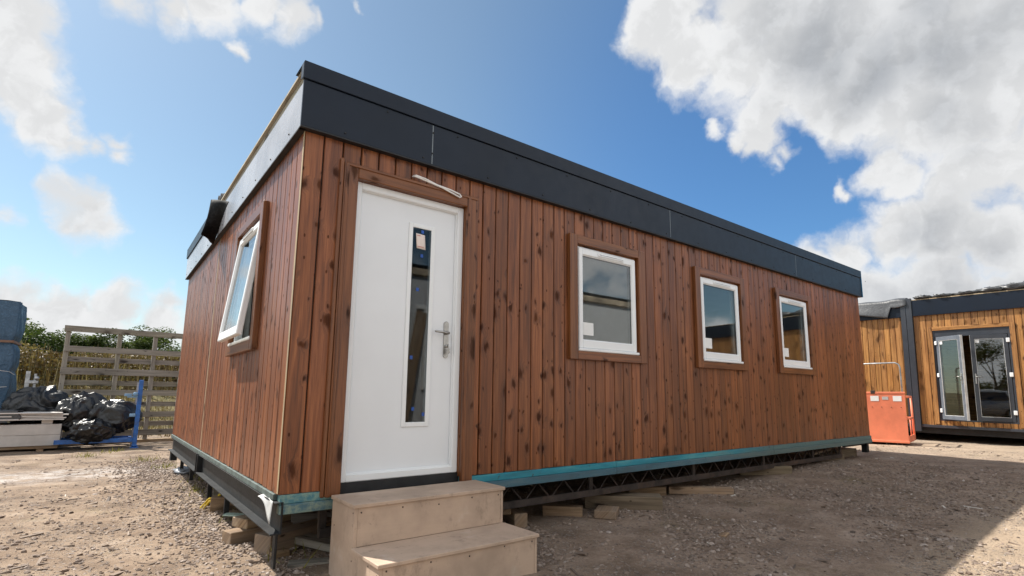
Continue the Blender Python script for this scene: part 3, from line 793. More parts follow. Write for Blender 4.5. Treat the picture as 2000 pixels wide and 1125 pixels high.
block('thick beam stub lying deep in shade behind the leaning plank', .75, 1.05, .7, .2, .16, -20, mat='weathered')
block('tiny brick-sized offcut on the pebbles left of the leaning plank', .17, .5, .11, .07, .045, 14)
block('dark plank on pebbles close to the left side of the steps', .3, .2, .3, .12, .03, -20, mat='weathered')
block('upright-grained block tucked against the right side of the steps', 2.08, .42, .55, .12, .12, 72)
block('slim batten lying across the block by the right side of the steps', 2.02, .46, .6, .08, .05, 60, dz=.12)
block('short reddish batten lying parallel to the cabin, right of the steps', 2.6, .3, .37, .09, .09, -46)
block('small clean square offcut, closest to the camera of those right of the steps', 2.9, .02, .26, .2, .07, 35)
block('long heavy grey sleeper poking out from under the truss', 3.28, .16, .75, .22, .13, -46, mat='sleeper')
block('yellowish short beam behind the long grey sleeper', 3.92, .42, .45, .2, .1, -22)
block('long straight batten sticking out under the middle window', 4.45, .06, .7, .12, .075, -44)
block('flat dark sleeper end below the second and third windows', 6.2, .28, .75, .26, .11, -30, mat='sleeper')
block('dark plank lying on the ground past the flat sleeper, under the last window', 7.3, .5, 1.1, .2, .05, -10, mat='sleeper')
block('stacked block under the far right end of the truss', 8.2, .28, .6, .24, .1, -12, mat='sleeper')
block('long pale plank lying on the stacked block at the far right end of the truss', 8.3, .4, 1.3, .16, .04, 8, dz=.11)
block('last dark sleeper by the steel leg at the far right corner', 8.95, .38, .6, .3, .13, -6, mat='sleeper')
block('flat brown chip of wood lying alone on the dark earth', 3.1, -1.05, .12, .06, .025, 20, name='wood_offcut')
mb = MB()
mb.tube([(.07, 2.5, .05), (.1, 2.45, .14), (.25, 2.45, .152), (.5, 2.42, .152), (.75, 2.34, .152)], .016, 6)
for k in range(26):
    a = rng.uniform(0, 6.28); mb.tube([(.1, 2.48, .1), (.06 + .05 * math.cos(a), 2.5 + .06 * math.sin(a), .07 + .03 * rng.random()), (.04 + .09 * math.cos(a), 2.5 + .1 * math.sin(a), .02)], .005, 5)
tag(mb.build('yellow_webbing', M['yellow']), 'frayed yellow webbing strap lying over a beam end under the cabin', 'strap')
mb = MB(); mb.box((-.26, -.035, 0), (.26, .035, .012), None, .002)
o = mb.build('plastic_strip', M['pgreen']); o.location = (.27, 1.78, .03); o.rotation_euler = (.1, .04, R(-38)); tag(o, 'pale green plastic strip lying on pebbles between two beam ends', 'plastic strip')
mb = MB(); crumple(mb, (0, 0, .03), (.18, .3, .06), 5.1, 26, amp=.5)
o = mb.build('film_scrap', film('clear crumpled film', (.22, .23, .25), .35, .4)); o.location = (.15, 5.4, gz(.15, 5.4)); tag(o, 'crumpled pale plastic film on the ground by the far end of the cabin', 'plastic film')

# ------------------------------------------------------------------ left side of the yard
ps = thing('panel_stack', 'stack of thick pale-faced panels on a low pallet, at the left edge', 'panel stack', (-1.42, 10.1, 0), R(1))
for k in range(2):
    mb = MB(); mb.box((-2.6, 0, .1 + k * .2), (0, 1.2, .297 + k * .2), None, .006); mb.build('insulated_panel', M['panel'], ps)
mb = MB(); mb.box((-2.6, .02, .045), (-.02, 1.18, .095), None, .004, rnd=3)
for x in (-2.5, -1.4, -.32): mb.box((x, .04, -.01), (x + .1, 1.16, .0445), None, .003)
mb.build('pallet', M['block'], ps)
for x in (-1.2, -.3):
    mb = MB(); mb.box((x, .06, .5), (x + .16, 1.1, .575), None, .003); mb.build('spacer', M['sheetedge'], ps)
lab = ['lowest', 'second lowest', 'middle', 'second from top', 'topmost']
for k in range(5):
    mb = MB(); mb.box((-2.7 + .04 * rng.random(), -.06 + .05 * rng.random(), 0), (.05 + [-.03, .0, -.05, .03, -.06][k], 1.15, .022), None, .003)
    o = mb.build('board_sheet', M['sheetedge']); o.location = (-1.42, 10.1, .577 + k * .0295); o.rotation_euler = (0, 0, R(1 + [.4, -.3, .8, -.6, .2][k]))
    tag(o, '%s thin pale board of the small pile lying on the stacked panels' % lab[k], 'board', 'thin boards on the panel stack')
def drape(a, b):
    x = -2.75 + .72 * a; t = b
    if t < .5: p = Vector((x, 11.0 - 1.8 * t, .75))
    else: p = Vector((x + .03 * math.sin(9 * t), 10.04 - .015 * math.sin(6 * a), .75 - (t - .5) * (.62 - .3 * a)))
    p.z += .02 * noise.noise((a * 4, b * 5, 2)); p.y -= .02 * abs(noise.noise((a * 5, b * 4, 6))); return p
mb = MB(); mb.sheet(drape, 16, 20, .002); tag(mb.build('black_cover', M['greytarp']), 'black plastic cover draped over the left end of the thin board pile', 'cover')

# tall wrapped stack
def tarpface(a, b):
    # a round the stack, b up
    w, d, h = 1.9, .9, 2.95
    per = [(0, 0), (w, 0), (w, d), (0, d), (0, 0)]; lens = [w, d, w, d]; s_ = a * 2 * (w + d); k = 0
    while k < 3 and s_ > lens[k]: s_ -= lens[k]; k += 1
    f = min(1, s_ / lens[k]); p0, p1 = per[k], per[k + 1]
    x, y = p0[0] + (p1[0] - p0[0]) * f, p0[1] + (p1[1] - p0[1]) * f
    z = h * b
    n = noise.noise((a * 20, b * 2.2, 1)) * .05 + abs(noise.noise((a * 34 + b * 3, b * 3, 4))) * .08 + abs(noise.noise((a * 60 - b * 9, b * 7, 2))) * .025
    pinch = -.05 * math.exp(-((b - .72) / .03) ** 2) - .03 * math.exp(-((b - .515) / .02) ** 2) + .03 * math.exp(-((b - .6) / .07) ** 2) + .03 * math.exp(-((b - .4) / .08) ** 2) - .03 * sstep(.3, .12, b)
    cx, cy = w / 2, d / 2; ln = math.hypot(x - cx, y - cy) or 1
    return ((x - cx) * (1 + (n + pinch) / ln) - w / 2, (y - cy) * (1 + (n + pinch) / ln) + d / 2, z)
ts = thing('wrapped_stack', 'tall stack wrapped in dark blue tarpaulin with a strap, at the left edge', 'wrapped stack', (-2.42, 11.5, 0), R(-2))
mb = MB(); mb.sheet(tarpface, 220, 90); mb.sheet(lambda a, b: (-1.9 * a - .0, .9 * b, 2.95 + .02 * noise.noise((a * 5, b * 5, 0)) + .05 * a), 12, 8); mb.build('tarpaulin', M['bluetarp'], ts)
mb = MB(); mb.box((-1.96, -.05, 2.09), (.02, -.02, 2.14), None, .004); mb.box((-.02, -.045, 2.09), (.03, .93, 2.14), None, .004); mb.build('strap', M['strap'], ts)
mb = MB(); mb.tube([(-1.9, -.06, 1.5), (-1.2, -.07, 1.46), (-.3, -.07, 1.55), (.03, -.06, 1.5), (.06, .3, 1.45)], .006, 6); mb.tube([(-.4, -.09, 1.12), (-.15, -.1, 1.18), (.02, -.06, 1.2)], .006, 6); mb.build('tie_cord', M['cord'], ts)

# grey posts
mp = thing('metal_post', 'pair of galvanised posts with a clamp rising behind the pile of thin boards', 'metal post', (-2.1, 11.35, 0))
mb = MB(); mb.box((-.035, -.03, 0), (.035, .03, 1.52), None, .004); mb.build('post', M['galv'], mp)
mb = MB(); mb.box((.09, .0, 0), (.135, .045, 1.47), None, .004); mb.build('post', M['galv'], mp)
mb = MB(); mb.box((.02, -.04, 1.27), (.17, .05, 1.33), None, .006); mb.box((.0, -.035, 1.12), (.15, .03, 1.15), None, .004); mb.tube([(.14, .0, 1.38), (.14, -.06, 1.38)], .04, 10); split_build(mb, 'clamp', M['galv'], mp)

# stillage
sg = thing('stillage', 'blue painted steel stillage with a tall corner post, holding black plastic', 'stillage', (-1.5, 9.95, 0), R(0))
mb = MB()
mb.box((.0, 0, .12), (1.2, .06, .2), None, .004); mb.box((.0, .72, .12), (1.2, .78, .2), None, .004); mb.box((.0, .06, .13), (.05, .72, .19)); mb.box((1.15, .06, .13), (1.2, .72, .19))
for y in (.2, .4, .58): mb.box((.05, y, .135), (1.15, y + .05, .165))
mb.build('base_frame', M['bluepaint'], sg)
mb = MB(); mb.box((1.2, -.02, .02), (1.275, .055, 1.36), None, .008); mb.build('post', M['bluepaint'], sg)
mb = MB(); mb.box((1.17, -.05, -.01), (1.31, .085, .02), None, .004); mb.box((1.185, -.035, .02), (1.29, .07, .07), None, .02); mb.build('foot', M['bluepaint'], sg)
for k, y, x in ((0, .74, 1.2), (1, .74, -.06)):
    mb = MB(); mb.box((x, y, .0), (x + .06, y + .06, 1.32 if k == 0 else .5), None, .006); mb.build('post', M['galv'] if k == 0 else M['bluepaint'], sg)
mb = MB(); mb.box((1.03, -.03, 1.0), (1.2, .0, 1.03), None, .004); mb.box((.98, -.05, 1.03), (1.1, -.03, 1.08), None, .006); mb.tube([(1.16, -.05, 1.07), (1.16, .05, 1.07)], .045, 10); mb.box((1.1, -.03, .62), (1.2, .0, .68), None, .008); mb.build('bracket', plain('pale blue painted bracket', (.2, .36, .55), .5), sg)

# crumpled black plastic
def heap(cx, cy, zb, rx, ry, h, seed, label):
    n, m = 132, 66; mb = MB(); rr = random.Random(int(seed * 10))
    cre = []
    for _ in range(26):
        d_ = Vector((rr.gauss(0, 1), rr.gauss(0, 1), rr.gauss(0, .8))).normalized()
        cre.append((d_, rr.uniform(-.85, .85), rr.uniform(.04, .1), rr.uniform(.03, .09) * rr.choice((1, 1, 1, -1))))
    lob = [(Vector((rr.gauss(0, 1), rr.gauss(0, 1), rr.gauss(.3, .6))).normalized(), rr.uniform(.1, .26)) for _ in range(5)]
    vs = []; fs = []
    for j in range(m + 1):
        for i in range(n):
            th = 2 * math.pi * i / n; ph = math.pi * j / m
            d = Vector((math.cos(th) * math.sin(ph), math.sin(th) * math.sin(ph), math.cos(ph)))
            w = d + Vector((noise.noise(d * 1.6 + Vector((seed, 0, 0))), noise.noise(d * 1.6 + Vector((0, seed, 3))), noise.noise(d * 1.6 + Vector((4, 2, seed))))) * .4
            k = .8
            for c_, a_ in lob: k += a_ * max(0, d.dot(c_)) ** 3
            for c_, o_, w_, a_ in cre: k += a_ * max(0, 1 - abs(w.dot(c_) - o_) / (2.2 * w_)) ** 1.5
            k += .02 * noise.noise(d * 9 + Vector((seed, seed, 0)))
            sq = .78 if d.z < 0 else 1
            vs.append((cx + d.x * rx * k, cy + d.y * ry * k, zb + h * .46 + d.z * h * .5 * k * sq))
    for j in range(m):
        for i in range(n): fs.append((j * n + i, j * n + (i + 1) % n, (j + 1) * n + (i + 1) % n, (j + 1) * n + i))
    mb.add(vs, fs, 0, None, None, True)
    tag(mb.build('black_plastic_sheet', M['poly']), label, 'plastic sheeting')
heap(-1.85, 11.0, .3, .5, .42, .84, 2.1, 'crumpled black plastic sheeting heaped behind the pale panel stack')
heap(-1.25, 10.55, .2, .4, .38, .92, 7.7, 'crumpled black plastic sheeting peaking in the middle of the blue stillage')
heap(-.72, 10.4, .2, .48, .38, .82, 4.3, 'smooth-folded black plastic sheeting bulging at the right end of the blue stillage')
heap(-.98, 10.02, .06, .36, .24, .56, 9.4, 'black plastic sheeting hanging over the front rail of the blue stillage')

# slatted timber hoarding
A, B = Vector((-1.62, 11.3, 0)), Vector((.62, 11.55, 0)); ln = (B - A).length
hd = thing('slatted_panel', 'weathered grey timber frame of spaced horizontal boards by the cabin end', 'slatted panel', A, math.atan2(B.y - A.y, B.x - A.x))
for z in (2.45, 2.02, 1.56, 1.1, .62, .22): 
    mb = MB(); s_ = rng.uniform(-.03, .03); mb.box((s_, -.03, z - .065 - .02 * (z == 1.56)), (ln + s_ * .5 + .05, -.001, z + .06), None, .003); mb.build('board', M['weathered'], hd)
for z in (1.8, 1.3, .84, .4):
    mb = MB(); mb.box((.08, .081, z - .05), (ln, .105, z + .06), None, .003); mb.build('board', M['weathered'], hd)
for x in (.06, .95, 1.62, ln - .06):
    mb = MB(); mb.box((x - .04, .0, 0), (x + .04, .08, 2.49), None, .003); mb.build('upright', M['weathered'], hd)
mb = MB(); mb.box((.0, -.05, -.0), (ln + .1, .15, .06), None, .003); mb.build('sole_plate', M['block'], hd)

# mesh fence
fe = thing('mesh_fence', 'dark green wire mesh fence along the back of the yard', 'fence', (0, 12.9, 0))
for x in (-9.1, -6.6, -4.1, -1.62, .9, 3.4):
    mb = MB(); mb.box((x - .035, -.03, -.1), (x + .035, .03, 2.4), None, .004); mb.build('post', M['green'], fe)
for k, x in enumerate((-9.1, -6.6, -4.1, -1.62, .9)):
    mb = MB(); xx = x + .06
    while xx < x + 2.46: mb.box((xx, -.002, .05), (xx + .0035, .002, 2.2)); xx += .1
    z = .06
    while z < 2.2: mb.box((x + .03, -.005, z), (x + 2.48, .001, z + .005)); z += .2
    mb.build('mesh_panel', M['green'], fe)

# ------------------------------------------------------------------ vegetation beyond
def leaves(n, fn, size, tone):
    VV = np.empty((n, 4, 3)); AA = np.empty((n, 4, 3))
    for k in range(n):
        p, tn = fn(); s_ = size * rng.uniform(.6, 1.4)
        e = np.array(Matrix.Rotation(rng.uniform(0, 6.28), 3, 'Z') @ Matrix.Rotation(rng.uniform(-1.1, 1.1), 3, 'X') @ Matrix.Rotation(rng.uniform(-1.1, 1.1), 3, 'Y'))
        q = np.array([(-s_, 0, 0), (0, -s_ * .45, .02), (s_, 0, 0), (0, s_ * .45, .02)]) @ e.T
        VV[k] = q + p; AA[k] = (min(1, max(0, tn + rng.gauss(0, .14))), 0, 0)
    return VV.reshape(-1, 3), np.arange(n * 4).reshape(-1, 4), AA.reshape(-1, 3)
def make_tree(seed, h, sp, name='tree'):
    rr = random.Random(seed)
    root = thing(name, 'x', 'tree')
    mb = MB(); top = Vector((.1 * sp, 0, h * .75))
    mb.tube([(0, 0, -.2), (.03, .02, h * .25), (.06, -.02, h * .5), top], [.09, .07, .05, .015], 7)
    cl = []
    for k in range(11):
        a = rr.uniform(0, 6.28); zz = h * rr.uniform(.22, .9); r_ = sp * rr.uniform(.3, .95) * (1.15 - .75 * (zz / h) ** 2)
        c = Vector((r_ * math.cos(a), r_ * math.sin(a), zz)); cl.append((c, rr.uniform(.22, .42) * sp, rr.uniform(.25, .75)))
        mb.tube([(0, 0, max(.1, zz * .55)), c * .6 + Vector((0, 0, zz * .2)), c], [.035, .022, .008], 5)
    cl.append((Vector((0, 0, h * .9)), .35 * sp, .6))
    mb.build('trunk', M['bark'], root)
    def fn():
        c, r_, tn = rr.choice(cl); d = Vector((rr.gauss(0, 1), rr.gauss(0, 1), rr.gauss(0, .8))); d = d.normalized() * r_ * rr.random() ** .4
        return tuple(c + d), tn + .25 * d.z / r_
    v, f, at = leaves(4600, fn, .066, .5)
    np_mesh('crown', v, f, M['leaf'], at, root)
    return root
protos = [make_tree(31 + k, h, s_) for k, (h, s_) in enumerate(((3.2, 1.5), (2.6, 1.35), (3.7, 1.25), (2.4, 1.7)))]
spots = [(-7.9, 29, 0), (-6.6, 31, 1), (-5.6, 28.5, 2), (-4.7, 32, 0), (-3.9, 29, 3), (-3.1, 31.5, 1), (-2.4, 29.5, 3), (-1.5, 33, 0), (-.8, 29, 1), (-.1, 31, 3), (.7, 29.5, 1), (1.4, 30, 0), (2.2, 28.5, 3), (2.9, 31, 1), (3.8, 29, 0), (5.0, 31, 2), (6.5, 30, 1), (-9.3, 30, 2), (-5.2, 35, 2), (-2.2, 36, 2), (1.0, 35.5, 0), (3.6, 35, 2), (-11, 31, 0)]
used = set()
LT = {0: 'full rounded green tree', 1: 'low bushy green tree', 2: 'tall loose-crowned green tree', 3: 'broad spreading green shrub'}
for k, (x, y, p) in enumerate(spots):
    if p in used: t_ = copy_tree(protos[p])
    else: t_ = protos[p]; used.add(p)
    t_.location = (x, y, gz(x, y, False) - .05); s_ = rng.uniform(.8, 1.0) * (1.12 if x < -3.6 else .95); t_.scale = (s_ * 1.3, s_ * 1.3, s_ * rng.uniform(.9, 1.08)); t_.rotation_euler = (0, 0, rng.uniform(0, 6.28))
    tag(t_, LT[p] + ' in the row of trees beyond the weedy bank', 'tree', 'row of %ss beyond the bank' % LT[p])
def wfn():
    x = rng.uniform(-11, 7); y = rng.uniform(18.5, 24); cl = noise.noise((x * .7, y * .7, 2))
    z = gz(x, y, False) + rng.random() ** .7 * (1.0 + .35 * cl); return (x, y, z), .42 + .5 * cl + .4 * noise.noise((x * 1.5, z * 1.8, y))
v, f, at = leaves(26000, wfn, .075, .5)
v2 = []; 
for k in range(2600):
    x = rng.uniform(-11, 7); y = rng.uniform(18, 23); z = gz(x, y, False); h = rng.uniform(.6, 1.2) * (1 + .3 * noise.noise((x * .7, y * .7, 2))); d = rng.uniform(-.12, .12); w_ = .016
    v2 += [(x - w_, y, z), (x + w_, y, z), (x + d + w_ * .5, y + rng.uniform(-.1, .1), z + h), (x + d - w_ * .5, y, z + h)]
v2 = np.array(v2); a2 = np.repeat(nrg.uniform(.2, .95, (2600, 1)), 4, 0); a2 = np.hstack([a2, np.zeros((len(v2), 2))])
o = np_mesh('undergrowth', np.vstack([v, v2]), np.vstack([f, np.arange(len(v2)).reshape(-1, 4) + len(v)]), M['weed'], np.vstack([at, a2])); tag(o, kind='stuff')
v2 = []
for k in range(16000):
    x = rng.uniform(-10, 6); y = rng.uniform(12.6, 19); 
    if noise.noise((x * .8, y * .8, 7)) < rng.uniform(-.6, .4): continue
    z = gz(x, y, False); h = rng.uniform(.08, .42); d = rng.uniform(-.1, .1); w_ = .008
    v2 += [(x - w_, y, z), (x + w_, y, z), (x + d, y + rng.uniform(-.08, .08), z + h)]
v2 = np.array(v2); a2 = np.hstack([np.repeat(nrg.uniform(.15, .9, (len(v2) // 3, 1)), 3, 0), np.zeros((len(v2), 2))])
tag(np_mesh('grass', v2, np.arange(len(v2)).reshape(-1, 3), M['weed'], a2), kind='stuff')

v2 = []
for tx, ty, n_ in ((-.05, 6.2, 60), (.2, 4.6, 40), (.05, 3.6, 40), (-.2, 7.4, 70), (.1, 2.0, 25), (.2, .35, 16), (-1.0, 8.6, 60), (-.6, 9.3, 60)):
    for k in range(n_):
        x, y = rng.gauss(tx, .1), rng.gauss(ty, .16); z = gz(x, y); h = rng.uniform(.03, .11); w_ = .005; a = rng.uniform(0, 6.28); c_, s_ = math.cos(a), math.sin(a)
        v2 += [(x - w_ * c_, y - w_ * s_, z), (x + w_ * c_, y + w_ * s_, z), (x + rng.gauss(0, .04), y + rng.gauss(0, .04), z + h)]
v2 = np.array(v2); a2 = np.hstack([np.repeat(nrg.uniform(.2, 1, (len(v2) // 3, 1)), 3, 0), np.zeros((len(v2), 2))])
tag(np_mesh('weeds', v2, np.arange(len(v2)).reshape(-1, 3), leaf_mat('yellowing weeds', (.06, .06, .015), (.16, .15, .03), (.34, .3, .06)), a2), kind='stuff')

# ------------------------------------------------------------------ second cabin
c2 = thing('timber_cabin', 'honey-coloured timber cabin with open grey glass doors, behind the orange cage', 'cabin', (14.2, .75, .53), 0)
c2.rotation_euler = (R(.9), 0, R(0))
CM = frame((0, -1, 0), (1, 0, 0))                        # u runs towards the viewer's right, w into the wall
H2 = 2.05 + .5
D0, D1, DB, DT = .5, 1.86, .1, 2.16
dop = [(D0, D1, DB, DT)]
cladding('front_cladding', M['clad2'], c2, CM, 11.0, 0, H2, dop, .12, .15)
cladding('front_cladding', M['clad2'], c2, CM @ Matrix.Translation((-6.0, 0, 0)), 5.9, 0, H2 - .02, (), .12, 0)
wall('wall', wl, c2, CM, -6.0, 11.0, 0, H2 + .1, dop, .0205, .12)
mb = MB(); mb.box((-6, .12, 0), (11, 3.4, .02), CM); mb.build('floor_deck', M['floor'], c2)
mb = MB(); mb.box((-6, .12, H2), (11, 3.4, H2 + .12), CM); mb.build('roof_deck', M['membrane'], c2)
mb = MB(); mb.box((-6, 3.4, 0), (11, 3.5, H2 + .1), CM); mb.box((10.99, .12, 0), (11.06, 3.4, H2 + .1), CM); mb.box((-6.06, .12, 0), (-5.99, 3.4, H2 + .1), CM); mb.build('rear_cladding', M['clad2'], c2)
mb = MB(); mb.box((.15, -.04, H2 + .0), (5.2, -.001, H2 + .36), CM, .003); mb.box((5.203, -.04, H2 + .0), (11.05, -.001, H2 + .36), CM, .003)
mb.box((.15, -.05, H2 - .015), (11.05, -.001, H2 - .001), CM, .002); screws(mb, [(u, -.04, H2 + .07) for u in np.arange(.3, 11, .52)], CM, 0)
mb.box((-6.0, -.03, H2 - .02), (-.09, -.001, H2 + .3), CM, .003); mb.build('front_fascia', M['anth'], c2)
mb = MB(); mb.box((.13, -.035, H2 + .362), (11.05, .6, H2 + .38), CM, .002); mb.build('roof_board', M['raw'], c2)
for a, b in ((-.085, .022), (.03, .148)):
    mb = MB(); mb.box((a, -.055, -.16), (b, -.001, H2 + .42), CM, .004); mb.build('corner_post', M['gdoor'], c2)
mb = MB(); mb.box((-6, -.03, -.06), (-.09, .2, -.002), CM, .003); mb.box((.15, -.03, -.06), (11, .2, -.002), CM, .003); mb.build('skirting', M['gdoor'], c2)
mb = MB(); mb.box((-6, .1, -.2), (11, .18, -.061), CM); mb.build('chassis_beam', M['black'], c2)
mb = MB(); mb.box((-6, 3.2, -.6), (11, 3.3, -.061), CM); mb.build('rear_skirt', M['black'], c2)
for x in (2.4, 5.2, 8.2, 10.4, -3):
    mb = MB(); mb.box((x, .5, -.5), (x + .3, .8, -.061), CM, .004); mb.build('footing', M['steel'], c2)
mb = MB()
mb.box((D0 - .085, -.022, DB - .08), (D0, 0, DT + .085), CM, .003); mb.box((D1, -.022, DB - .08), (D1 + .085, 0, DT + .085), CM, .003); mb.box((D0 + .001, -.021, DT), (D1 - .001, 0, DT + .084), CM, .003)
mb.build('door_casing', M['clad2'], c2)
mb = MB(); ring(mb, D0, D1, DB, DT, .04, .04, .03, .15, .0, .07, CM, .003); fd = mb.build('door_frame', M['gdoor'], c2)
def leaf(hinge_u, width, sgn, ang, mat):
    LM = CM @ Matrix.Translation((hinge_u, .005, 0)) @ Matrix.Rotation(ang, 4, 'Z')
    a, b = (0, width) if sgn > 0 else (-width, 0); zb, zt = DB + .035, DT - .155
    mb = MB(); ring(mb, a, b, zb, zt, .075, .075, .09, .09, .0, .055, LM, .004); d_ = mb.build('door_leaf', mat, c2)
    mb = MB(); mb.box((a + .072, .018, zb + .087), (b - .072, .036, zt - .087), LM); mb.build('pane', M['glass'], d_)
    mb = MB(); ring(mb, a + .07, b - .07, zb + .085, zt - .085, .009, .009, .009, .009, .002, .016, LM, .002); e = b - .002 if sgn > 0 else a - .002
    mb.box((e, -.002, zb), (e + .004, .057, zt), LM); mb.build('seal', plain('grey white seal', (.6, .6, .58), .5), d_)
    hu = b - .04 if sgn > 0 else a + .04
    mb = MB(); mb.box((hu - .014, -.008, zb + .8), (hu + .014, .0, zb + 1.02), LM, .003); mb.tube([(hu, -.002, zb + .95), (hu, -.05, zb + .95), (hu - sgn * .11, -.05, zb + .955)], .009, 8, 0, LM); mb.build('handle', M['metal'], d_)
    he = a if sgn > 0 else b
    mb = MB()
    for z in (zb + .15, zb + .95, zt - .18): mb.box((he - .03, -.022, z), (he + .03, -.001, z + .09), LM, .006)
    split_build(mb, 'hinge', M['white'], d_)
    mb = MB(); mb.box((a + .085, .0155, zt - .17), (a + .15, .0175, zt - .1), LM); mb.build('sticker', M['paper'], d_)
leaf(D0 + .05, .625, 1, R(-33), M['ldoor'])
leaf(D1 - .05, .625, -1, R(9), M['gdoor'])
# membrane left on its roof
def sag(a, b):
    u = -5.6 + 5.65 * a; base = H2 + .42
    wv = .05 * math.sin(a * 21) + .04 * noise.noise((a * 9, b * 3, 1))
    lo = .14 + .2 * (1 - abs(2 * ((a * 2.6) % 1) - 1)) + (.1 if a < .93 else -.15)
    if b < .4: p = (u, .9 - 2.3 * b, base + .02 + .04 * noise.noise((a * 14, b * 6, 3)))
    else: t = (b - .4) / .6; p = (u, -.03 - .05 * t + wv * .5 * t - .02, base - lo * t * 1.1)
    return tuple(CM @ Vector(p))
mb = MB(); mb.sheet(sag, 70, 16, .003)
o = mb.build('roof_sheet', M['greytarp']); o.matrix_world = Matrix.Translation(c2.location) @ c2.rotation_euler.to_matrix().to_4x4()
tag(o, 'dusty black sheet draped over the honey-coloured cabin roof, left of its grey posts', 'roof sheet')
mb = MB()
for u, rx, rz, sd in ((.35, .2, .06, 1), (.75, .25, .05, 2.4), (1.2, .3, .05, 4), (1.6, .3, .08, 5), (2.0, .3, .1, 6.6), (2.28, .16, .16, 9), (2.7, .5, .1, 3), (3.6, .6, .1, 3.4), (4.8, .8, .12, 8)):
    c_ = CM @ Vector((u, .12, H2 + .4 + rz * .5)); crumple(mb, c_, (.22, rx, rz), sd, 28, amp=.4)
o = mb.build('membrane_roll', M['greytarp']); o.matrix_world = Matrix.Translation(c2.location) @ c2.rotation_euler.to_matrix().to_4x4()
tag(o, 'crumpled black membrane bunched on the roof edge above the grey glass doors', 'roof membrane')

# orange access cage
cg = thing('access_cage', 'orange steel lifting cage with solid front panel and side rails', 'lifting cage', (12.2, .3, gz(12.2, .3, False)), R(10))
cg_t = .02
mb = MB(); mb.box((0, 0, .06), (.02, 1.15, 1.09), None, .003); mb.box((-.006, -.012, 1.06), (.03, 1.16, 1.1), None, .006); mb.box((-.006, -.012, .05), (.03, 1.16, .1), None, .006)
mb.build('front_panel', M['orange'], cg)
mb = MB(); mb.box((.02, -.0, .06), (.95, 1.15, .085), None, .003); mb.build('floor_plate', M['orange'], cg)
for y in (.0, 1.15):
    mb = MB()
    for z in (1.0, .55): mb.tube([(.02, y, z), (.93, y, z)], .022, 8)
    mb.tube([(.93, y, .07), (.93, y, 1.02)], .022, 8); mb.tube([(.47, y, .55), (.47, y, .1)], .012, 6); mb.box((.02, y - .012, .085), (.95, y + .012, .2), None, .003)
    mb.build('side_rail', M['orange'], cg)
mb = MB(); mb.tube([(.93, 0, 1.0), (.93, 1.15, 1.0)], .022, 8); mb.tube([(.93, 0, .55), (.93, 1.15, .55)], .022, 8); mb.build('rear_rail', M['orange'], cg)
for y in (.2, .75):
    mb = MB(); ring(mb, y, y + .2, -.02, .058, .012, .012, .012, .012, .0, .95, frame((0, 1, 0), (1, 0, 0)), .002); mb.build('fork_pocket', M['rust'], cg)
mb = MB()
for y, w_, c_ in ((.06, .15, 0), (.29, .11, 1), (.46, .15, 0), (.88, .06, 0)):
    mb.box((-.004, y, .905 if c_ == 0 else .935), (-.0012, y + w_, 1.015 if c_ == 0 else 1.0), None, 0, c_)
split_build(mb, 'sticker', [M['paper'], plain('grey label', (.5, .48, .46), .6)], cg)
mb = MB()
for y in np.arange(.08, 1.1, .17): mb.tube([(.001, y, .78), (-.006, y, .78)], .008, 6)
mb.box((-.01, .52, 1.06), (.04, .6, 1.13), None, .004); split_build(mb, 'bolt', M['rust'], cg)
# bent pipe rail behind it
mb = MB(); z0 = gz(13.2, .7, False)
mb.tube([(13.45, .71, z0), (13.45, .71, 1.82), (13.45, .73, 1.89), (13.45, .8, 1.93), (13.45, 2.4, 1.93), (13.45, 2.47, 1.9), (13.45, 2.5, 1.83), (13.45, 2.5, z0)], .018, 8)
tag(mb.build('pipe_rail', M['galv']), 'thin bent grey pipe rail standing behind the orange cage', 'pipe rail')

# ------------------------------------------------------------------ behind the viewer: what the panes mirror
gc = thing('grey_cabin', 'pale grey panelled cabin standing opposite the white door', 'cabin', (-3.0, -5.05, .25))
mb = MB()
for k in range(11): mb.box((k * 1.2 + .004, -3, 0), (k * 1.2 + 1.196, 0, 3.02), None, .004)
mb.build('wall', M['grey_clad'], gc)
mb = MB(); mb.box((-.05, -3.05, 3.022), (13.25, .06, 3.15), None, .01); mb.build('roof_trim', M['cream'], gc)
mb = MB(); mb.box((-.03, -3.02, 3.152), (13.23, .03, 3.23), None, .01); mb.build('roof_deck', M['membrane'], gc)
mb = MB(); mb.box((0, -3, -.25), (13.2, -.1, -.002)); mb.build('skirting', M['black'], gc)
mb = MB(); mb.box((6.6, .001, .95), (6.66, .05, 2.4), None, .004); mb.box((6.45, .001, 2.401), (6.66, .05, 2.46), None, .004); mb.build('conduit', M['paper'], gc)
mb = MB(); ring(mb, 6.9, 7.9, .9, 2.0, .06, .06, .06, .06, -.01, .02, I4); w_ = mb.build('window', M['white'], gc)
mb = MB(); mb.box((6.95, .003, .95), (7.85, .012, 1.95)); mb.build('pane', M['dark_glass'], w_)
mb = MB(); mb.box((-.1, -.02, 0), (.1, .02, 2.75), None, .004)
o = mb.build('plank', M['block']); o.location = (2.85, -4.42, .0); o.rotation_euler = (R(12), R(15), 0); tag(o, 'brown plank leaning against the pale grey cabin', 'plank')

